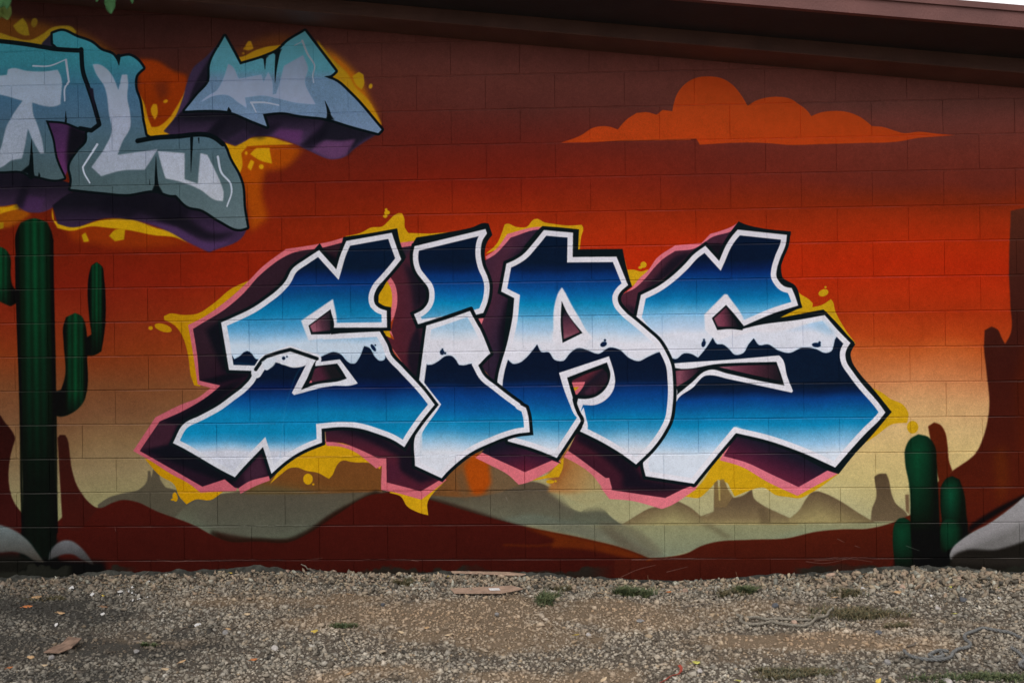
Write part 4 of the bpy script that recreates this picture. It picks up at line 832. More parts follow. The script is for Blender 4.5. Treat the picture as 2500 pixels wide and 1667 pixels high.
def blobs(lst, x, y):
    v_ = np.zeros(np.shape(x))
    x = np.asarray(x, float); y = np.asarray(y, float); n1, n2 = patch(x * 1.3 + 3, y * 1.3), patch(x * 1.3 + 40, y * 1.3 + 11)
    for (cx, cy), rx, ry, op in lst:
        d = ((x - cx + n1 * .35) / rx)**2 + ((y - cy + n2 * .20) / (ry * 1.25))**2; v_ = np.maximum(v_, op * np.exp(-d * .9))
    return v_
gme = ground_mesh(); gco = np.empty(len(gme.vertices) * 3, np.float32); gme.vertices.foreach_get('co', gco); gco = gco.reshape(-1, 3)
for nm, lst in (('sand', sand), ('dark', darks)):
    at = gme.attributes.new(nm, 'FLOAT', 'POINT'); at.data.foreach_set('value', np.maximum(blobs(lst, gco[:, 0], gco[:, 1]), (np.exp(-(gco[:, 1] / .07)**2) if nm == 'dark' else 0)).astype(np.float32))  # dark soil strip at the wall foot, with the gap's shade painted in
def ground_material():
    m, n, p = newmat('dirt'); L_ = n.links
    geo = node(n, 'ShaderNodeNewGeometry')
    def attr(nm): a_ = node(n, 'ShaderNodeAttribute'); a_.attribute_name = nm; return a_.outputs['Fac']
    def nz(s_, d=6.0, r_=.6): q_ = node(n, 'ShaderNodeTexNoise', Scale=s_, Detail=d, Roughness=r_); L_.new(geo.outputs['Position'], q_.inputs['Vector']); return q_.outputs['Fac']
    def cr(f, st):
        c_ = node(n, 'ShaderNodeValToRGB'); e = c_.color_ramp.elements; e[0].position, e[0].color = st[0][0], (*st[0][1], 1); e[1].position, e[1].color = st[1][0], (*st[1][1], 1)
        for s_ in st[2:]: k_ = e.new(s_[0]); k_.color = (*s_[1], 1)
        L_.new(f, c_.inputs[0]); return c_.outputs[0]
    def mix(f, a_, b_):
        k_ = node(n, 'ShaderNodeMix'); k_.data_type = 'RGBA'; L_.new(f, k_.inputs[0]); L_.new(a_, k_.inputs[6]); L_.new(b_, k_.inputs[7]); return k_.outputs[2]
    def math_(op, a_, b_):
        k_ = node(n, 'ShaderNodeMath', operation=op); k_.use_clamp = True
        for i_, v_ in enumerate((a_, b_)):
            if isinstance(v_, (int, float)): k_.inputs[i_].default_value = v_
            else: L_.new(v_, k_.inputs[i_])
        return k_.outputs[0]
    grit = cr(nz(170, 3, .7), [(.32, (.035, .029, .022)), (.70, (.20, .165, .125))])
    sandc = cr(nz(60, 8, .7), [(.3, (.25, .165, .085)), (.72, (.48, .33, .19))])
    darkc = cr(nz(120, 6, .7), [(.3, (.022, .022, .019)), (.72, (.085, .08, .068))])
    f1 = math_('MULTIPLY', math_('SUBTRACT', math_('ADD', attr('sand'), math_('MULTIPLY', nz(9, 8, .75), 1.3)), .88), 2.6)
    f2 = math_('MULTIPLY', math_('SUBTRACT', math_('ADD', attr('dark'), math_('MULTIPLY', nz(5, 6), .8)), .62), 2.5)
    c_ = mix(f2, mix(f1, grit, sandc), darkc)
    L_.new(c_, p.inputs['Base Color']); p.inputs['Roughness'].default_value = .95; p.inputs['Specular IOR Level'].default_value = .15
    bp = node(n, 'ShaderNodeBump', Strength=.9, Distance=.008); L_.new(nz(150, 6, .75), bp.inputs['Height'])
    L_.new(bp.outputs[0], p.inputs['Normal'])
    return m
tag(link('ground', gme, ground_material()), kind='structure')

# ------------------------------------------------------------------ gravel
def stone_forms(count, seed):
    q = np.random.RandomState(seed); bm = bmesh.new(); bmesh.ops.create_icosphere(bm, subdivisions=1, radius=1)
    bv = np.array([v_.co[:] for v_ in bm.verts]); bf = np.array([[v_.index for v_ in f_.verts] for f_ in bm.faces]); bm.free()
    out = []
    for _ in range(count):
        s_ = np.array([1.15, q.uniform(.5, .95), q.uniform(.28, .70)])
        v_ = bv * (1 + q.uniform(-.30, .18, (len(bv), 1))) * s_
        for _p in range(6):                      # chip flat facets off
            nn = q.normal(size=3); nn /= np.linalg.norm(nn); lim = q.uniform(.18, .5); d = v_ @ nn
            v_ = v_ - np.outer(np.maximum(d - lim, 0), nn)
        out.append(v_)
    return out, bf
def chip_forms(count, seed):
    q = np.random.RandomState(seed); out = []
    bv = np.array([(1, 0, 0), (0, 1, 0), (-1, 0, 0), (0, -1, 0), (0, 0, 1), (0, 0, -1.)]); bf = np.array([(0, 1, 4), (1, 2, 4), (2, 3, 4), (3, 0, 4), (1, 0, 5), (2, 1, 5), (3, 2, 5), (0, 3, 5)])
    for _ in range(count): out.append((bv + q.uniform(-.34, .34, (6, 3))) * [1.3, q.uniform(.8, 1.3), q.uniform(.5, .95)])
    return out, bf
def scatter(name, n, place, size, forms, bf, seed, lift=.35, tilt=.45):
    q = np.random.RandomState(seed); x, y = place(n, q); n = len(x)
    s_ = size(x, y, q); F_ = np.array(forms)[q.randint(0, len(forms), n)]
    a_ = q.uniform(0, 2 * np.pi, n); tx_, ty_ = q.normal(0, tilt, n), q.normal(0, tilt, n)
    v_ = F_ * s_[:, None, None]
    c_, s2 = np.cos(tx_)[:, None], np.sin(tx_)[:, None]; v_ = np.stack([v_[..., 0], v_[..., 1]*c_ - v_[..., 2]*s2, v_[..., 1]*s2 + v_[..., 2]*c_], -1)
    c_, s2 = np.cos(ty_)[:, None], np.sin(ty_)[:, None]; v_ = np.stack([v_[..., 0]*c_ + v_[..., 2]*s2, v_[..., 1], -v_[..., 0]*s2 + v_[..., 2]*c_], -1)
    c_, s2 = np.cos(a_)[:, None], np.sin(a_)[:, None]; v_ = np.stack([v_[..., 0]*c_ - v_[..., 1]*s2, v_[..., 0]*s2 + v_[..., 1]*c_, v_[..., 2]], -1)
    v_[..., 0] += x[:, None]; v_[..., 1] += y[:, None]; v_[..., 2] += (gz(x, y) + s_ * lift * q.uniform(.3, 1.2, n))[:, None]
    keepv = (v_[..., 1].max(1) < -.003); v_ = v_[keepv]; x, y = x[keepv], y[keepv]; n = len(x); F_ = F_[keepv]
    m_ = F_.shape[1]; f_ = (bf[None] + (np.arange(n) * m_)[:, None, None]).reshape(-1, 3)
    me = bulk(name, v_.reshape(-1, 3), f_)
    for nm, lst in (('sand', sand), ('dark', darks)):
        at = me.attributes.new(nm, 'FLOAT', 'POINT'); at.data.foreach_set('value', np.repeat(blobs(lst, x, y), m_).astype(np.float32))
    return me
def stone_material(name, stops, wet=None):
    m, n, p = newmat(name); L_ = n.links; geo = node(n, 'ShaderNodeNewGeometry')
    c_ = node(n, 'ShaderNodeValToRGB'); c_.color_ramp.interpolation = 'LINEAR'; e = c_.color_ramp.elements
    e[0].position, e[0].color = stops[0][0], (*stops[0][1], 1); e[1].position, e[1].color = stops[-1][0], (*stops[-1][1], 1)
    for s_ in stops[1:-1]: k_ = e.new(s_[0]); k_.color = (*s_[1], 1)
    L_.new(geo.outputs['Random Per Island'], c_.inputs[0])
    nz_ = node(n, 'ShaderNodeTexNoise', Scale=90.0, Detail=6.0, Roughness=.65); L_.new(geo.outputs['Position'], nz_.inputs['Vector'])
    mr = node(n, 'ShaderNodeMapRange'); mr.inputs['From Min'].default_value = .3; mr.inputs['From Max'].default_value = .7; mr.inputs['To Min'].default_value = .72; mr.inputs['To Max'].default_value = 1.22
    L_.new(nz_.outputs['Fac'], mr.inputs['Value'])
    # slow change of dust and damp over the yard: left end darkened by soil stain and tree shade put into the colour
    big = node(n, 'ShaderNodeTexNoise', Scale=3.4, Detail=7.0, Roughness=.7); L_.new(geo.outputs['Position'], big.inputs['Vector'])
    m2 = node(n, 'ShaderNodeMapRange'); m2.inputs['From Min'].default_value = .3; m2.inputs['From Max'].default_value = .7; m2.inputs['To Min'].default_value = .62; m2.inputs['To Max'].default_value = 1.18
    L_.new(big.outputs['Fac'], m2.inputs['Value'])
    mm = node(n, 'ShaderNodeMath', operation='MULTIPLY'); L_.new(mr.outputs[0], mm.inputs[0]); L_.new(m2.outputs[0], mm.inputs[1])
    def dust_shade(src, nm, colr, k_):
        at = node(n, 'ShaderNodeAttribute'); at.attribute_name = nm
        f_ = node(n, 'ShaderNodeMath', operation='MULTIPLY'); f_.use_clamp = True; L_.new(at.outputs['Fac'], f_.inputs[0]); f_.inputs[1].default_value = k_
        mx = node(n, 'ShaderNodeMix'); mx.data_type = 'RGBA'; L_.new(f_.outputs[0], mx.inputs[0]); L_.new(src, mx.inputs[6]); mx.inputs[7].default_value = (*colr, 1); return mx.outputs[2]
    cc = dust_shade(dust_shade(c_.outputs[0], 'sand', (.43, .29, .17), .78), 'dark', (.050, .049, .043), .95)
    sc = node(n, 'ShaderNodeVectorMath', operation='SCALE'); L_.new(cc, sc.inputs[0]); L_.new(mm.outputs[0], sc.inputs['Scale'])
    L_.new(sc.outputs[0], p.inputs['Base Color']); p.inputs['Roughness'].default_value = .85; p.inputs['Specular IOR Level'].default_value = .25
    bp = node(n, 'ShaderNodeBump', Strength=.5, Distance=.002); L_.new(nz_.outputs['Fac'], bp.inputs['Height']); L_.new(bp.outputs[0], p.inputs['Normal'])
    return m
GREY = [(0, (0.035, 0.033, 0.028)), (.11, (0.120, 0.107, 0.083)), (.24, (0.250, 0.220, 0.170)), (.42, (0.330, 0.292, 0.230)), (.56, (0.400, 0.353, 0.275)), (.68, (0.180, 0.169, 0.140)), (.80, (0.360, 0.328, 0.270)), (.90, (0.470, 0.430, 0.345)), (.96, (0.360, 0.271, 0.170)), (1, (0.520, 0.491, 0.420))]
TAN = [(0, (0.068, 0.064, 0.052)), (.15, (0.184, 0.154, 0.115)), (.35, (0.301, 0.242, 0.170)), (.52, (0.369, 0.273, 0.190)), (.66, (0.233, 0.206, 0.160)), (.82, (0.427, 0.339, 0.225)), (.93, (0.155, 0.154, 0.130)), (1, (0.485, 0.463, 0.370))]
M_GREY = stone_material('grey_gravel', GREY); M_TAN = stone_material('tan_gravel', TAN)
forms, bf = stone_forms(28, 5); chips, cbf = chip_forms(24, 6)
VX0, VX1 = -3.6, 5.9
def keep(x, y, q, fn): k_ = q.uniform(0, 1, len(x)) < fn(x, y); return x[k_], y[k_]
def place_small(n, q):
    x = q.uniform(VX0, VX1, n); y = -q.uniform(.20, 2.9, n)
    return keep(x, y, q, lambda x, y: (1 - .72 * blobs(sand, x, y)) * (1 - .62 * blobs(darks, x, y)) * np.clip(.95 + patch(x, y) * 1.0, .5, 1))
def place_mid(n, q):
    x = q.uniform(VX0, VX1, n); y = -q.uniform(.25, 2.9, n)
    return keep(x, y, q, lambda x, y: (1 - .93 * blobs(sand, x, y)) * (1 - .6 * blobs(darks, x, y)) * np.clip(.8 + patch(x + 9, y) * 1.5, .25, 1))
def place_bank(n, q):
    x = q.uniform(VX0, VX1, n); y = -np.abs(q.normal(0, .20, n)) - .022
    return keep(x, y, q, lambda x, y: np.clip(.78 + patch(x, y) * .9, .1, 1) * (y > -.46 - .35 * patch(x, y * .3)))
tag(link('gravel_chippings', scatter('gravel_chippings', 136000, place_small, lambda x, y, q: q.gamma(2.2, .0017, len(x)) + .0024, chips, cbf, 21, .3, .4), M_GREY), 'fine grey crushed gravel covering the yard in front of the wall', 'gravel', kind='stuff')
tag(link('gravel', scatter('gravel', 41000, place_mid, lambda x, y, q: np.clip(q.gamma(1.7, .0034, len(x)) + .0036, 0, .030), forms, bf, 22, .35, .4), M_GREY), 'coarser grey gravel pieces lying over the dirt of the yard', 'gravel', kind='stuff')
tag(link('gravel_bank', scatter('gravel_bank', 13000, place_bank, lambda x, y, q: np.clip(q.gamma(3.4, .0032, len(x)) * (1 + .75 * np.clip((x - 2.3) / 1.0, 0, 1)) + .0035, 0, .032), forms, bf, 23, .45, .6), M_TAN), 'bank of tan and pinkish broken stone heaped along the foot of the wall', 'gravel', kind='stuff')
# ------------------------------------------------------------------ soil-crusted footing that shows along the wall foot
def footing():
    q = np.random.RandomState(12); xs = np.arange(XA, XB, .018); n = len(xs); sm_ = lambda w_: np.convolve(q.uniform(-1, 1, n + w_ - 1), np.ones(w_) / w_, 'valid') * w_**.5
    h_ = np.clip(.010 + .014 * sm_(14) + .006 * sm_(4), -.01, .045); px = 1250 + (xs - CAM[0]) * 413; h_ *= np.clip(1.15 - np.exp(-((px - 1600) / 230)**2) * 1.1, 0, 1)
    vs, fs = [], []
    for i in range(n):
        z = float(foot_z(xs[i])); e = q.uniform(-.0015, .0015, 4)
        for y_, z_ in ((.002, z + h_[i]), (-.008 + e[0], z + h_[i] * .8 + e[1]), (-.022 + e[2] * 2, z + h_[i] * .25 + e[3]), (-.05, z - .03)): vs.append((xs[i], y_, z_))
    for i in range(n - 1):
        for r_ in range(3): fs.append((4 * i + r_, 4 * i + r_ + 1, 4 * i + 5 + r_, 4 * i + 4 + r_))
    link('footing', mesh('footing', vs, fs), simple('soil_crusted_footing', (.040, .040, .033), .95, .5, 30, .8, 120), bld)
footing()
# ------------------------------------------------------------------ things lying on the yard
GT = {1: (0, 1300), 2: (625, 1300), 3: (1250, 1300), 4: (1875, 1300)}
def G(tile, x, y, lift=0.0):
    """a spot read off the photograph, brought down onto the ground"""
    px, py = GT[tile][0] + x / 3.763, GT[tile][1] + y / 3.763; z = -.01
    for _ in range(6):
        q_ = on_ground(px, py, z + lift); z = float(gz(q_[0], min(q_[1], -.01)))
    return Vector((q_[0], min(q_[1], -.012), z + lift))
M_CARD = simple('cardboard', (.33, .225, .16), .85, .28, 18, .15, 90); M_CARD2 = simple('damp_cardboard', (.19, .125, .088), .85, .45, 22, .2, 90)
M_LABEL = simple('white_label', (.66, .64, .62), .6, .05); M_PAPER = simple('scrap_paper', (.50, .49, .47), .8, .08, 20)
M_ROPE = simple('old_rope', (.24, .215, .17), .9, .3, 60, .6, 300); M_ROPE2 = simple('weathered_rope', (.15, .152, .146), .9, .3, 60, .6, 300)
M_STRAP = simple('red_strap', (.34, .06, .035), .6, .15, 30); M_STICK = simple('dry_stick', (.14, .115, .09), .9, .3, 30)
M_ROCKD = simple('dark_rock', (.085, .09, .10), .8, .3, 40, .5, 120); M_ROCKL = simple('pale_rock', (.40, .37, .34), .85, .25, 40, .5, 120)
M_ROCKT = simple('tan_rock', (.36, .25, .185), .85, .25, 40, .5, 120); M_ROCKG = simple('grey_rock', (.22, .21, .20), .85, .25, 40, .5, 120)
LEAFC = {'tan': (.42, .27, .14), 'orange': (.42, .15, .05), 'yellow': (.52, .38, .07), 'pale': (.50, .38, .24), 'brown': (.22, .125, .07), 'lemon': (.45, .43, .10)}
M_LEAF = {k_: simple(k_ + '_dry_leaf', v_, .75, .25, 60, .2, 200) for k_, v_ in LEAFC.items()}

def slab(name, outline, zs, th, mat, parent=None):
    """a flat sheet with real thickness: outline of (x, y), a height for each corner"""
    n = len(outline); vs = [(x, y, z) for (x, y), z in zip(outline, zs)] + [(x, y, z - th) for (x, y), z in zip(outline, zs)]
    fs = [list(range(n)), list(range(n, 2 * n))[::-1]] + [[i, n + i, n + (i + 1) % n, (i + 1) % n] for i in range(n)]
    return link(name, mesh(name, vs, fs), mat, parent)
# the cardboard strip with a white sticker
c0, c1, c2_, c3, c4 = G(2, 1785, 512, .024), G(2, 1822, 552, .018), G(2, 2260, 552, .020), G(3, 100, 512, .028), G(3, 0, 482, .030)
cb = empty('cardboard_strip', (c0.x + .2, c0.y, c0.z)); tag(cb, 'bent strip of brown cardboard with a white sticker lying on the gravel', 'cardboard')
base = Vector(cb.location)
pts_ = [c0, c1, c2_, c3, c4]
slab('panel', [(q_.x - base.x, q_.y - base.y) for q_ in pts_], [q_.z - base.z for q_ in pts_], .004, M_CARD, cb)
l0, l1, l2, l3 = G(2, 2135, 511, .0265), G(2, 2150, 531, .0240), G(2, 2245, 528, .0250), G(2, 2230, 508, .0275)
slab('sticker', [(q_.x - base.x, q_.y - base.y) for q_ in (l0, l1, l2, l3)], [q_.z - base.z + .0015 for q_ in (l0, l1, l2, l3)], .0012, M_LABEL, cb)
# a thin strip on edge against the wall foot
a0, a1 = on_wall(1101, 1394, -.03), on_wall(1284, 1400, -.05)
cs = slab('cardboard_strip', [(a0[0], -.030), (a0[0] + .01, -.045), (a1[0] - .03, -.062), (a1[0], -.05), (a1[0] - .1, -.022)], [a0[2] + .002, a0[2] - .004, a1[2] - .006, a1[2], a1[2] + .005], .004, M_CARD)
tag(cs, 'thin cardboard strip tucked against the foot of the wall', 'cardboard')
# curled piece at the lower left
poly_ = [G(1, 400, 1095, .016), G(1, 540, 1098, .018), G(1, 650, 1058, .026), G(1, 750, 968, .040), G(1, 630, 950, .036), G(1, 560, 1020, .020), G(1, 480, 1045, .013)]
tag(slab('cardboard_scrap', [(q_.x, q_.y) for q_ in poly_], [q_.z for q_ in poly_], .004, M_CARD2),
    'curled leaf-shaped scrap of damp brown cardboard at the lower left', 'cardboard')

def rope(name, paths, rad, mat, label, cat='rope', twist=1.0, lift=.6):
    """three strands laid round each other along the traced path"""
    root = empty(name, paths[0][0]); tag(root, label, cat); o0 = Vector(root.location)
    for path in paths:
        pts = np.array([[p_.x, p_.y] for p_ in path]); pts = curve(pts * 1000, False, 80) / 1000
        seg = np.hypot(*np.diff(pts, axis=0).T); s_ = np.concatenate([[0], np.cumsum(seg)]); L = s_[-1]; n = max(8, int(L / (rad * .9)))
        t_ = np.linspace(0, L, n); x = np.interp(t_, s_, pts[:, 0]); y = np.interp(t_, s_, pts[:, 1]); z = gz(x, y) + rad * lift + .010
        z = np.convolve(np.pad(z, 3, mode='edge'), np.ones(7) / 7, 'valid')
        vs, fs = [], []; dx = np.gradient(x); dy = np.gradient(y); l_ = np.hypot(dx, dy) + 1e-9; nx_, ny_ = -dy / l_, dx / l_
        for st in range(3):
            ph = t_ / (rad * 7.0) * 2 * np.pi * twist + st * 2 * np.pi / 3; r1 = rad * .52; b0 = len(vs); m_ = 6
            cx, cy, cz = x + nx_ * np.cos(ph) * r1, y + ny_ * np.cos(ph) * r1, z + np.sin(ph) * r1
            for i in range(n):
                for k_ in range(m_):
                    a_ = 2 * np.pi * k_ / m_; vs.append((cx[i] + nx_[i] * math.cos(a_) * rad * .56 - o0.x, cy[i] + ny_[i] * math.cos(a_) * rad * .56 - o0.y, cz[i] + math.sin(a_) * rad * .56 - o0.z))
            for i in range(n - 1):
                for k_ in range(m_): fs.append((b0 + i * m_ + k_, b0 + i * m_ + (k_ + 1) % m_, b0 + (i + 1) * m_ + (k_ + 1) % m_, b0 + (i + 1) * m_ + k_))
        link('rope_length', mesh('rope_length', vs, fs, True), mat, root)
    return root
def path(tile, spec): return [G(tile, *map(float, q_.split(','))) for q_ in spec.split()]
rope('rope', [path(3, '2065,778 2115,792 2100,820 2140,852 2200,866 2290,862 2352,850') + path(4, '30,838 100,856 240,876 330,880 400,850 460,806 520,794 560,750 605,712'),
              path(3, '2150,808 2250,800 2352,822') + path(4, '60,815 180,820 260,826 400,824')], .0070, M_ROPE, 'looped old grey-brown rope lying on the gravel right of the middle')
rope('rope', [path(4, '1250,1110 1290,1150 1400,1186 1560,1196 1660,1180 1710,1122 1760,1096 1840,1080 1856,1040 1810,1000 1820,960 1900,930 2000,904 2100,924 2230,946 2300,980 2380,1020 2460,1100'),
              path(4, '1660,1120 1600,1110 1530,1126 1490,1160 1540,1178 1610,1160 1590,1130'), path(4, '2240,1085 2330,1150 2356,1200 2315,1240 2370,1275')], .0078, M_ROPE2,
     'thick weathered rope snaking over the gravel at the lower right')
rope('rope', [path(4, '600,828 660,850 705,868 700,888 650,884')], .0050, M_ROPE, 'short frayed rope end curled beside the weeds')
# red strap, a ribbon standing a little on edge
sp_ = path(3, '1535,1240 1556,1270 1552,1295 1525,1325 1460,1342 1400,1378 1330,1420')
vs, fs = [], []
for i, q_ in enumerate(sp_):
    for dx_, dz_ in ((-.0055, .010), (.0055, .016), (.0055, .0135), (-.0055, .0075)): vs.append((q_.x + dx_, q_.y - dx_ * .4, q_.z + dz_ + .002 * math.sin(i * 2.1)))
for i in range(len(sp_) - 1):
    for k_ in range(4): fs.append((4 * i + k_, 4 * i + (k_ + 1) % 4, 4 * i + 4 + (k_ + 1) % 4, 4 * i + 4 + k_))
fs += [(3, 2, 1, 0), tuple(4 * (len(sp_) - 1) + k_ for k_ in range(4))]
tag(link('strap', mesh('strap', vs, fs), M_STRAP), 'short bent piece of red strap on the gravel at the bottom edge', 'strap')

# rocks that stand out of the gravel
def rock(tile, x, y, size, mat, label, flat=.7, seed=0):
    q = np.random.RandomState(seed + int(x)); bm = bmesh.new(); bmesh.ops.create_icosphere(bm, subdivisions=2, radius=1)
    nn = q.normal(size=(9, 3)); nn /= np.linalg.norm(nn, axis=1)[:, None]; lim = q.uniform(.5, .8, 9)
    for v_ in bm.verts:
        c_ = np.array(v_.co[:])
        for a_, b_ in zip(nn, lim): c_ = c_ - max(c_ @ a_ - b_, 0) * a_
        v_.co = Vector(c_ * [1, .8, flat] * size / 2 * 1.15)
    me = bpy.data.meshes.new('rock'); bm.to_mesh(me); bm.free()
    o = link('rock', me, mat, None, G(tile, x, y, size * flat * .32)); o.rotation_euler = (0, 0, q.uniform(0, 6)); return tag(o, label, 'rock')
for a_ in ((4, 72, 672, .045, M_ROCKD, 'small dark blue-grey upright rock left of the looped rope', 1.0), (4, 590, 395, .062, M_ROCKT, 'largest rounded pinkish rock at the top of the stone bank', .65),
           (2, 2212, 752, .036, M_ROCKG, 'rounded grey stone on bare sand below the cardboard strip', .8), (2, 170, 1058, .034, M_ROCKL, 'pale blocky stone at the lower left of the sandy patch', .8),
           (1, 1255, 1095, .036, M_ROCKG, 'grey flat-topped stone right of the curled cardboard scrap', .6), (1, 475, 1150, .030, M_ROCKG, 'rounded grey stone just below the curled cardboard scrap', .8),
           (3, 1730, 1270, .030, M_ROCKL, 'pale stone between the red strap and the pale leaf', .7), (4, 1560, 692, .036, M_ROCKL, 'light angular stone below the bank, right of the weeds', .7),
           (4, 1640, 1360, .042, M_ROCKL, 'pale blue-white stone at the bottom edge on the right', .7), (4, 235, 830, .034, M_ROCKT, 'pinkish stone sitting inside the rope loop', .9),
           (4, 1235, 500, .038, M_ROCKT, 'reddish pointed stone in the right part of the bank', .9), (3, 702, 940, .026, M_ROCKL, 'small round white stone near the middle of the yard', .9),
           (3, 1590, 535, .036, M_ROCKT, 'smooth tan stone below the dip in the wall foot', .8), (2, 715, 362, .034, M_ROCKT, 'pink upright stone against the wall left of middle', .9),
           (2, 300, 352, .034, M_ROCKT, 'orange-brown stone at the wall foot on the left', .8), (3, 1180, 808, .042, M_ROCKG, 'flat brown-grey stone on the sandy patch right of middle', .35),
           (4, 1010, 915, .040, M_ROCKD, 'dark wedge-shaped stone below the patch of weeds', .6), (4, 1790, 610, .045, M_ROCKD, 'dark stone among the lower stones of the right bank', .7),
           (4, 1090, 1185, .036, M_ROCKG, 'tilted square grey stone left of the thick rope', .8), (4, 1740, 425, .040, M_ROCKT, 'angular brown stone high on the right bank', .8),
           (1, 2075, 915, .034, M_ROCKG, 'blue-grey stone beside a dry leaf on the left', .7), (2, 1170, 660, .026, M_ROCKD, 'small dark stone standing on the sand', .9)):
    rock(*a_)
# scraps of white paper and plastic
def scrap(tile, x, y, size, label, seed, mat=None):
    q = np.random.RandomState(seed); n = q.randint(4, 7); c_ = G(tile, x, y, .006); an = np.sort(q.uniform(0, 6.28, n)); an = np.linspace(0, 6.28, n, endpoint=False) + q.uniform(-.3, .3, n)
    rr = size / 2 * q.uniform(.75, 1.15, n); tilt = q.uniform(.25, .8)
    o = slab('paper_scrap', [(rr[i] * math.cos(an[i]), rr[i] * math.sin(an[i]) * .8) for i in range(n)], [rr[i] * math.sin(an[i]) * tilt + .3 * size * tilt + q.uniform(-.001, .001) for i in range(n)], .0012, mat or M_PAPER)
    o.location = c_; return tag(o, label, 'litter')
for i, a_ in enumerate(((1, 658, 518, .034, 'white square paper scrap on the bank at the far left'), (1, 845, 572, .026, 'white scrap below and right of the square paper scrap'), (1, 1105, 542, .032, 'long white scrap on the left bank'),
           (1, 1362, 452, .022, 'round white scrap beside a yellow leaf near the wall'), (1, 945, 750, .026, 'crumpled white scrap below the dry brown leaf'), (1, 1818, 850, .034, 'bright white six-sided scrap alone on the left gravel'),
           (1, 515, 850, .020, 'small white scrap on the dark soil at the left'), (4, 868, 515, .030, 'white crumpled scrap in the middle of the right bank'), (4, 2130, 602, .022, 'white scrap near the right edge of the bank'), (4, 1500, 582, .018, 'small white scrap at the lower edge of the right bank'),
           (1, 1215, 505, .018, 'upright white chip on the left bank'))): scrap(*a_, seed=40 + i)
for i in range(14):
    q = np.random.RandomState(90 + i); o = scrap(1, 1230 + q.normal(0, 75), 560 + q.normal(0, 30), q.uniform(.006, .014), 'tiny white chip in the scatter of broken plaster on the left bank', 60 + i)
    o['group'] = 'white plaster chips on the left bank'; o.name = 'plaster_chip'
# dry leaves
def leaf_mesh(L, Wd, curl, seed, lobes=0):
    q = np.random.RandomState(seed); n = 7; top, bot = [], []
    for i in range(n + 1):
        s_ = i / n; w_ = Wd / 2 * math.sin(math.pi * min(1, s_ * .97 + .03))**.8 * (1 + q.uniform(-.12, .12)); x = L * (s_ - .5); bend = curl * L * ((s_ - .5)**2 * 1.6) + q.uniform(-.0008, .0008)
        top.append((x, w_, bend + w_ * curl * 1.1)); bot.append((x, -w_, bend + w_ * curl * .9))
    mid = [(L * (i / n - .5), 0, curl * L * ((i / n - .5)**2 * 1.6)) for i in range(n + 1)]
    vs = top + mid + bot; k_ = n + 1; vs += [(x, y, z - .0009) for x, y, z in vs]; fs = []; N_ = 3 * k_
    for r_ in (0, 1):
        for i in range(n):
            a_ = (r_ * k_ + i, (r_ + 1) * k_ + i, (r_ + 1) * k_ + i + 1, r_ * k_ + i + 1); fs.append(a_); fs.append(tuple(N_ + j for j in a_[::-1]))
    for i in range(n): fs.append((i, i + 1, N_ + i + 1, N_ + i)); fs.append((2 * k_ + i + 1, 2 * k_ + i, N_ + 2 * k_ + i, N_ + 2 * k_ + i + 1))
    st = len(vs); vs += [(-L / 2, 0, 0), (-L * .75, .001, .001), (-L * .75, -.0005, -.0002), (-L / 2, -.0012, -.0006)]; fs.append((st, st + 1, st + 2, st + 3))
    return mesh('dry_leaf', vs, fs, True)
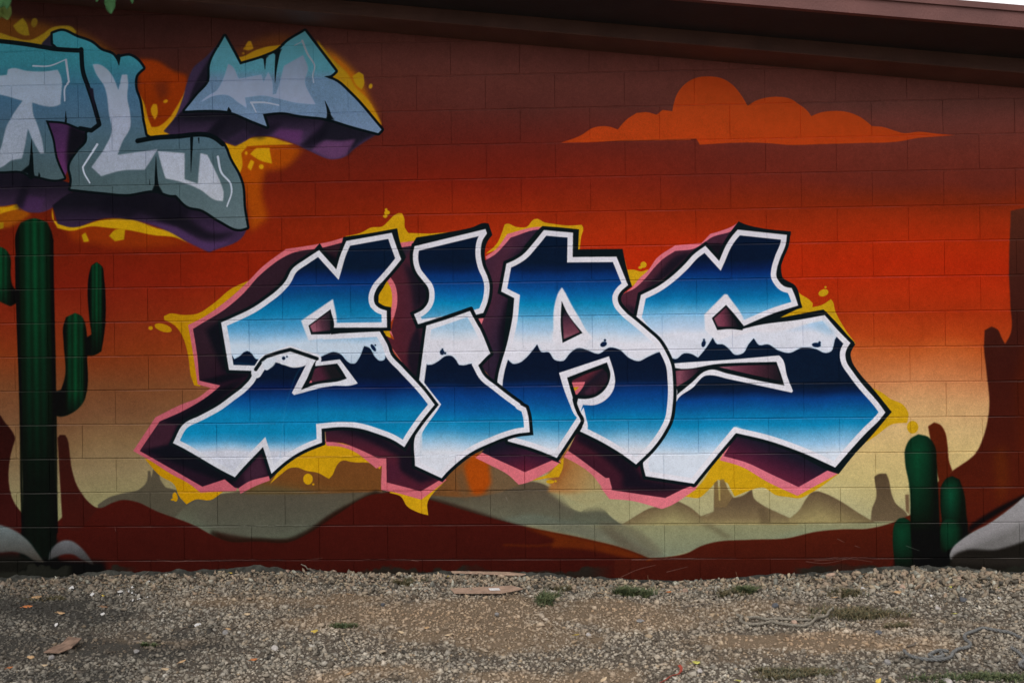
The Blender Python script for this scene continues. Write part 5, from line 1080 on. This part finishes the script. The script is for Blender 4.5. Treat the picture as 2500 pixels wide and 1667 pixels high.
leaves = ((1, 340, 595, .085, 'tan', 'large tan leaf lying on the dark soil at the far left'), (1, 255, 680, .050, 'orange', 'thin orange-brown leaf below the large tan leaf'), (1, 560, 740, .045, 'tan', 'slim tan leaf lying alone on dark soil'),
    (1, 955, 680, .040, 'brown', 'folded brown leaf left of the gravel scatter'), (1, 290, 1145, .042, 'tan', 'tan curled leaf below the cardboard scrap'), (1, 410, 1220, .032, 'pale', 'pale leaf lowest on the left gravel'),
    (1, 90, 1240, .026, 'orange', 'bright orange leaf bit at the left edge'), (1, 1335, 462, .028, 'yellow', 'yellow leaf beside a round white scrap'), (1, 950, 580, .030, 'yellow', 'small ochre leaf on the left bank'),
    (1, 2120, 372, .028, 'yellow', 'yellow-brown leaf against the wall on the left'), (1, 2270, 748, .034, 'pale', 'pale pinkish leaf on the tan gravel left of middle'), (1, 2100, 885, .036, 'tan', 'tan leaf resting on a blue-grey stone'),
    (1, 1675, 1182, .034, 'tan', 'tan leaf with a bent tip on the lower left gravel'), (1, 2330, 1165, .036, 'orange', 'orange-brown leaf left of the pale blocky stone'), (1, 1520, 1255, .040, 'pale', 'pale split leaf near the bottom edge on the left'),
    (2, 1755, 402, .036, 'yellow', 'bright yellow leaf by the wall left of the cardboard'), (2, 545, 908, .048, 'yellow', 'olive-yellow leaf on grey gravel left of the sand'), (2, 1340, 915, .036, 'pale', 'pale leaf on the sandy patch at centre'),
    (2, 1770, 937, .040, 'pale', 'pale ragged leaf at the lower edge of the sand'), (2, 860, 1295, .032, 'tan', 'upright tan leaf near the bottom edge at centre'), (2, 1565, 872, .030, 'tan', 'narrow tan leaf curled on the sand'),
    (2, 330, 325, .026, 'orange', 'small orange leaf on the wall foot above the pink stones'), (3, 375, 574, .046, 'tan', 'long tan leaf beside the upright weed tuft'), (3, 870, 592, .034, 'pale', 'pale leaf left of the widest weed tuft'),
    (3, 595, 937, .026, 'yellow', 'small yellow leaf near the round white stone'), (3, 1690, 1197, .040, 'lemon', 'pale lemon leaf above the red strap'), (3, 840, 1352, .040, 'pale', 'pale leaf at the bottom edge right of middle'),
    (3, 1440, 545, .036, 'orange', 'orange-tan leaf on the bank below the wall dip'), (3, 2080, 1357, .030, 'lemon', 'lemon leaf at the bottom edge near the strap'), (4, 1522, 420, .026, 'lemon', 'bright yellow-green leaf on the right bank'),
    (4, 1580, 385, .032, 'lemon', 'yellow-green leaf beside the cactus foot on the right bank'), (4, 1675, 500, .032, 'lemon', 'flat yellow leaf halfway down the right bank'), (4, 2105, 498, .022, 'lemon', 'small yellow leaf near the right edge of the bank'),
    (4, 1718, 742, .022, 'lemon', 'tiny yellow leaf below the right bank'), (4, 610, 592, .036, 'tan', 'ochre leaf at the lower edge of the bank near the weeds'), (4, 1200, 547, .050, 'tan', 'long ochre leaf under the reddish pointed stone'), (4, 1010, 1368, .045, 'yellow', 'yellow leaf at the very bottom on the right'),
    (4, 75, 345, .034, 'pale', 'pale leaf sticking up against the red wall'), (4, 20, 350, .024, 'pale', 'small pale leaf on a dry sprig at the wall'))
for i, (t_, x, y, L, kd, lab) in enumerate(leaves):
    q = np.random.RandomState(300 + i); o = link('dry_leaf', leaf_mesh(L, L * q.uniform(.3, .45), q.uniform(.1, .45), 300 + i), M_LEAF[kd], None, G(t_, x, y, .009))
    o.rotation_euler = (q.uniform(.15, .75), q.uniform(-.3, .3), q.uniform(-.9, .9)); tag(o, lab, 'leaf')
# sticks
def stick(t_, x0, y0, x1, y1, r0, r1, lab, z0=.006, z1=.006, mat=M_STICK, name='stick'):
    a_, b_ = G(t_, x0, y0, z0), G(t_, x1, y1, z1); d = (b_ - a_); u_ = d.cross(Vector((0, 0, 1))).normalized(); w_ = d.cross(u_).normalized(); vs, fs = [], []; n, m_ = 9, 6; q = np.random.RandomState(int(x0))
    for i in range(n):
        s_ = i / (n - 1); c_ = d * s_ + u_ * q.normal(0, r0 * .5) + w_ * q.normal(0, r0 * .4); r_ = r0 + (r1 - r0) * s_
        for k_ in range(m_): an = 2 * math.pi * k_ / m_; vs.append(tuple(c_ + u_ * math.cos(an) * r_ + w_ * math.sin(an) * r_))
    for i in range(n - 1):
        for k_ in range(m_): fs.append((i * m_ + k_, i * m_ + (k_ + 1) % m_, (i + 1) * m_ + (k_ + 1) % m_, (i + 1) * m_ + k_))
    fs += [tuple(range(m_))[::-1], tuple((n - 1) * m_ + k_ for k_ in range(m_))]
    return tag(link(name, mesh(name, vs, fs, True), mat, None, a_), lab, 'stick')
stick(1, 1660, 888, 1785, 818, .004, .003, 'grey stick pointing at the bright white scrap'); stick(2, 545, 358, 440, 262, .007, .003, 'dark stick leaning on the wall left of middle', .01, .055)
stick(1, 1190, 998, 1335, 1002, .006, .005, 'thick dark stick on brown dirt right of the cardboard scrap', .004, .004); stick(1, 1280, 415, 1370, 352, .003, .0015, 'thin twig leaning on the wall at the left', .004, .03)
stick(2, 790, 960, 885, 1105, .0016, .001, 'thin pale straw lying on the grey gravel', .01, .01, M_LEAF['pale']); stick(3, 1600, 675, 1850, 652, .005, .003, 'long flat grey splinter below the stone bank')
stick(4, 780, 652, 970, 695, .006, .004, 'thick brown stick at the top of the weed patch'); stick(4, 980, 1335, 1090, 1325, .008, .007, 'short fat dark stick at the bottom edge on the right')
stick(4, 1290, 1050, 1370, 1010, .005, .004, 'short grey stick above the thick rope'); stick(4, 1490, 690, 1480, 630, .0015, .001, 'thin straw standing beside the light angular stone', 0, .05, M_LEAF['pale'])
stick(3, 2060, 410, 2040, 335, .0012, .0008, 'dry reddish stalk standing against the wall', 0, .045, M_LEAF['brown']); stick(3, 1250, 445, 1240, 370, .0012, .0008, 'thin dry weed stalk at the dip in the wall foot', 0, .04, M_LEAF['brown'])
q_ = np.random.RandomState(31)
for i in range(34):
    x_, y_ = q_.uniform(0, 2340), (q_.uniform(385, 560) if i % 3 else q_.uniform(560, 1300)); a_, l_ = q_.uniform(-.5, .5), q_.uniform(40, 110); t__ = 1 + i % 4
    o = stick(t__, x_, y_, x_ + l_ * math.cos(a_), y_ + l_ * .5 * math.sin(a_), .0014, .0008, 'short dry twig lying among the stones', .012, .012, (M_STICK, M_LEAF['tan'], M_LEAF['pale'])[i % 3], 'twig'); o['category'] = 'twig'; o['group'] = 'dry twigs scattered over the gravel'
# weeds
def green(name, c_, hue): 
    m, n, p = newmat(name); L_ = n.links; g_ = node(n, 'ShaderNodeNewGeometry'); r_ = node(n, 'ShaderNodeValToRGB'); e = r_.color_ramp.elements
    e[0].color = (c_[0] * .5, c_[1] * .55, c_[2] * .5, 1); e[1].color = (c_[0] * 1.5 + hue, c_[1] * 1.35, c_[2] * 1.2, 1); L_.new(g_.outputs['Random Per Island'], r_.inputs[0]); L_.new(r_.outputs[0], p.inputs['Base Color'])
    p.inputs['Roughness'].default_value = .6; p.inputs['Specular IOR Level'].default_value = .25; p.inputs['Subsurface Weight'].default_value = .0; return m
M_WEED = green('weed_green', (.070, .110, .055), .03); M_WEED2 = green('grey_green_weed', (.095, .11, .065), .05); M_FOL = green('foliage', (.045, .085, .03), .03)
def weed(t_, x, y, wx, wy, h, n, lab, mat=M_WEED, seed=0):
    q = np.random.RandomState(seed + int(x)); c_ = G(t_, x, y); vs, fs = [], []; nt_ = max(6, n // 22); tc_ = q.normal(0, .55, (nt_, 2)); ts_ = q.uniform(.05, .30, nt_)
    for i in range(n):
        kk = q.randint(nt_); a_ = tc_[kk] + q.normal(0, ts_[kk], 2); bx, by = a_[0] * wx / 2, a_[1] * wy / 2; bz = float(gz(c_.x + bx, min(c_.y + by, -.01))) - c_.z
        hh = h * 1.5 * q.uniform(.35, 1.1); an = q.uniform(0, 6.28); ln = hh * q.uniform(.3, 1.3); w_ = q.uniform(.0012, .0032); b0 = len(vs); px_, py_ = -math.sin(an) * w_, math.cos(an) * w_
        for s_, ws in ((0, 1), (.5, .9), (1, .15)):
            x_, y_, z_ = bx + math.cos(an) * ln * s_ * s_, by + math.sin(an) * ln * s_ * s_, bz + hh * (s_ - .35 * s_ * s_) + .004
            vs += [(x_ - px_ * ws, y_ - py_ * ws, z_), (x_ + px_ * ws, y_ + py_ * ws, z_ + .0004)]
        fs += [(b0, b0 + 1, b0 + 3, b0 + 2), (b0 + 2, b0 + 3, b0 + 5, b0 + 4)]
        if q.uniform() < .6:                     # a small side leaf
            k_ = len(vs); x_, y_, z_ = bx + math.cos(an) * ln * .4, by + math.sin(an) * ln * .4, bz + hh * .5; l_ = q.uniform(.003, .008); a2 = q.uniform(0, 6.28)
            vs += [(x_, y_, z_), (x_ + l_ * math.cos(a2), y_ + l_ * math.sin(a2), z_ + .002), (x_ + 1.7 * l_ * math.cos(a2 + .3), y_ + 1.7 * l_ * math.sin(a2 + .3), z_ + l_ * .3), (x_ + l_ * math.cos(a2 + .7), y_ + l_ * math.sin(a2 + .7), z_ + .003)]; fs.append((k_, k_ + 1, k_ + 2, k_ + 3))
    return tag(link('weed', mesh('weed', vs, fs), mat, None, c_), lab, 'weed')
weed(3, 300, 640, .07, .16, .038, 420, 'upright narrow green weed tuft right of the cardboard strip'); weed(3, 460, 535, .11, .08, .025, 220, 'thin green weed behind the narrow tuft', M_WEED2)
weed(3, 1080, 580, .17, .10, .042, 700, 'widest round green weed tuft below the stone bank'); weed(3, 2150, 555, .10, .07, .038, 420, 'fresh green weed tuft at the right end of the bank', M_WEED)
weed(3, 1980, 580, .14, .07, .030, 200, 'dry brownish weed left of the fresh green tuft', M_WEED2); weed(4, 700, 580, .14, .09, .032, 320, 'grey-green weed on the lower edge of the right bank', M_WEED2)
weed(4, 880, 770, .34, .17, .026, 1100, 'broad low patch of weeds beyond the looped rope', M_WEED2); weed(4, 1150, 870, .12, .06, .022, 160, 'sparse weed at the right end of the broad patch', M_WEED2)
weed(2, 1400, 470, .12, .12, .024, 300, 'faint green weed left of the cardboard strip', M_WEED2); weed(2, 790, 872, .13, .05, .018, 280, 'low dark green weed on the gravel left of the sand')
weed(1, 1400, 1045, .07, .03, .016, 130, 'little dark weed on the brown dirt at the left'); weed(4, 2000, 1345, .42, .06, .022, 900, 'strip of low grass along the bottom edge at the right', M_WEED)
weed(4, 250, 1290, .30, .09, .018, 600, 'thin spread of weeds near the bottom below the rope', M_WEED2); weed(4, 100, 1345, .18, .04, .018, 260, 'dark weed at the bottom edge right of the strap', M_WEED2)
weed(1, 450, 620, .22, .05, .016, 160, 'sparse dark weed beside the large tan leaf', M_WEED2)

# ------------------------------------------------------------------ the tree whose lowest twigs hang into the upper left corner
tree = empty('tree', (-3.9, -3.3, 0)); tag(tree, 'leafy green tree left of the wall, its lowest twigs hanging into view', 'tree'); T0 = Vector(tree.location)
M_BARK = simple('bark', (.10, .075, .055), .95, .35, 12, .8, 40)
def tube(name, pts, rads, mat, parent, m_=8):
    vs, fs = [], []; pts = [Vector(q_) for q_ in pts]
    for i, q_ in enumerate(pts):
        d = (pts[min(i + 1, len(pts) - 1)] - pts[max(i - 1, 0)]).normalized(); u_ = d.orthogonal().normalized() if i == 0 else (u_ - d * u_.dot(d)).normalized(); w_ = d.cross(u_)
        for k_ in range(m_): an = 2 * math.pi * k_ / m_; vs.append(tuple(q_ + (u_ * math.cos(an) + w_ * math.sin(an)) * rads[i]))
    for i in range(len(pts) - 1):
        for k_ in range(m_): fs.append((i * m_ + k_, i * m_ + (k_ + 1) % m_, (i + 1) * m_ + (k_ + 1) % m_, (i + 1) * m_ + k_))
    return link(name, mesh(name, vs, fs, True), mat, parent)
tube('trunk', [(0, 0, -.1), (.03, .02, .6), (-.02, .05, 1.4), (.08, 0, 2.3), (.15, .05, 3.2)], [.17, .14, .125, .11, .08], M_BARK, tree, 12)
for a_ in ([(.1, 0, 2.4), (.8, .2, 3.1), (1.7, .3, 3.6), (2.7, .2, 3.75), (3.5, .1, 3.5)], [(.1, 0, 2.7), (.3, .8, 3.4), (.9, 1.6, 4.0)], [(.12, 0, 2.9), (-.4, -.6, 3.6), (-.9, -1.0, 4.4)], [(.14, .03, 3.1), (.9, -.6, 4.0), (1.8, -.9, 4.6)], [(.15, .05, 3.1), (.5, .5, 4.2), (.7, .6, 5.2)]):
    tube('limb', a_, [.06 * (1 - .8 * i / (len(a_) - 1)) for i in range(len(a_))], M_BARK, tree)
q = np.random.RandomState(77); vs, fs = [], []
def infront(P_):
    c_ = RC @ (np.array(P_) - CAM)
    if c_[2] < .05: return False
    X_, Y_ = FPX * c_[0] / c_[2] + 1250, FPX * c_[1] / c_[2] + 833.5
    return -60 < X_ < 2560 and -60 < Y_ < 1730
clumps = []
while len(clumps) < 150:
    c_ = np.array([q.uniform(-1.5, 3.9), q.uniform(-1.5, 2.1), q.uniform(3.0, 5.6)])
    if ((c_[0] - 1.2) / 2.8)**2 + ((c_[1] - .3) / 1.9)**2 + ((c_[2] - 4.3) / 1.45)**2 < 1: clumps.append(c_)
for c_ in clumps:
    for _ in range(46):
        p_ = c_ + q.normal(0, .17, 3); w_ = p_ + np.array(T0)
        if infront(w_) or w_[1] > -.75: continue
        L = q.uniform(.05, .085); a_, e_ = q.uniform(0, 6.28), q.uniform(-1.1, .3); d = Vector((math.cos(a_) * math.cos(e_), math.sin(a_) * math.cos(e_), math.sin(e_))); s_ = d.cross(Vector((q.normal(), q.normal(), 1))).normalized() * L * .26; b0 = len(vs); p_ = Vector(p_)
        vs += [tuple(p_), tuple(p_ + d * L * .45 + s_), tuple(p_ + d * L), tuple(p_ + d * L * .45 - s_)]; fs.append((b0, b0 + 1, b0 + 2, b0 + 3))
tag(link('crown', mesh('crown', vs, fs), M_FOL, tree), kind='stuff'); print('crown leaves', len(fs))
M_LEAFG = simple('fresh_leaf', (.03, .085, .03), .7, .2, 30, spec=.08); M_LEAFY = simple('yellowing_leaf', (.075, .10, .022), .7, .2, 30, spec=.08)
def vleaf(px, py, Y0, L, Wd, mat, rz, hang=1.35):
    w_ = on_wall(px, py, Y0); o = link('leaf', leaf_mesh(L, Wd, .25, int(px) + 500), mat, tree, Vector(w_) - T0); M_ = Matrix(((0, 1, 0), (0, 0, -1), (-1, 0, 0))); R2 = Matrix.Rotation((rz - 1) * .5, 3, 'Y') @ Matrix.Rotation(.35 * math.sin(rz * 5), 3, 'Z'); o.rotation_euler = (R2 @ M_).to_euler(); o.data.name = 'leaf'; return o
for a_ in ((271, 10, -3.15, .062, .034, M_LEAFG, .75), (322, -6, -3.1, .04, .014, M_LEAFG, .7), (240, -14, -3.1, .05, .02, M_LEAFG, 1.2), (12, 26, -3.2, .060, .036, M_LEAFY, .4), (20, 2, -3.25, .05, .03, M_LEAFG, 1.0), (-6, 40, -3.2, .05, .03, M_LEAFY, 2.0),
           (4, 8, -3.22, .05, .028, M_LEAFG, 2.4)): vleaf(*a_)
for px_, py_ in ((272, -4), (8, 4)):
    w_ = Vector(on_wall(px_, py_, -3.15)) - T0; tube('twig', [w_, w_ + Vector((-.03, .02, .12)), w_ + Vector((-.1, -.02, .35)), w_ + Vector((-.25, 0, .9))], [.002, .003, .004, .006], M_BARK, tree, 5)
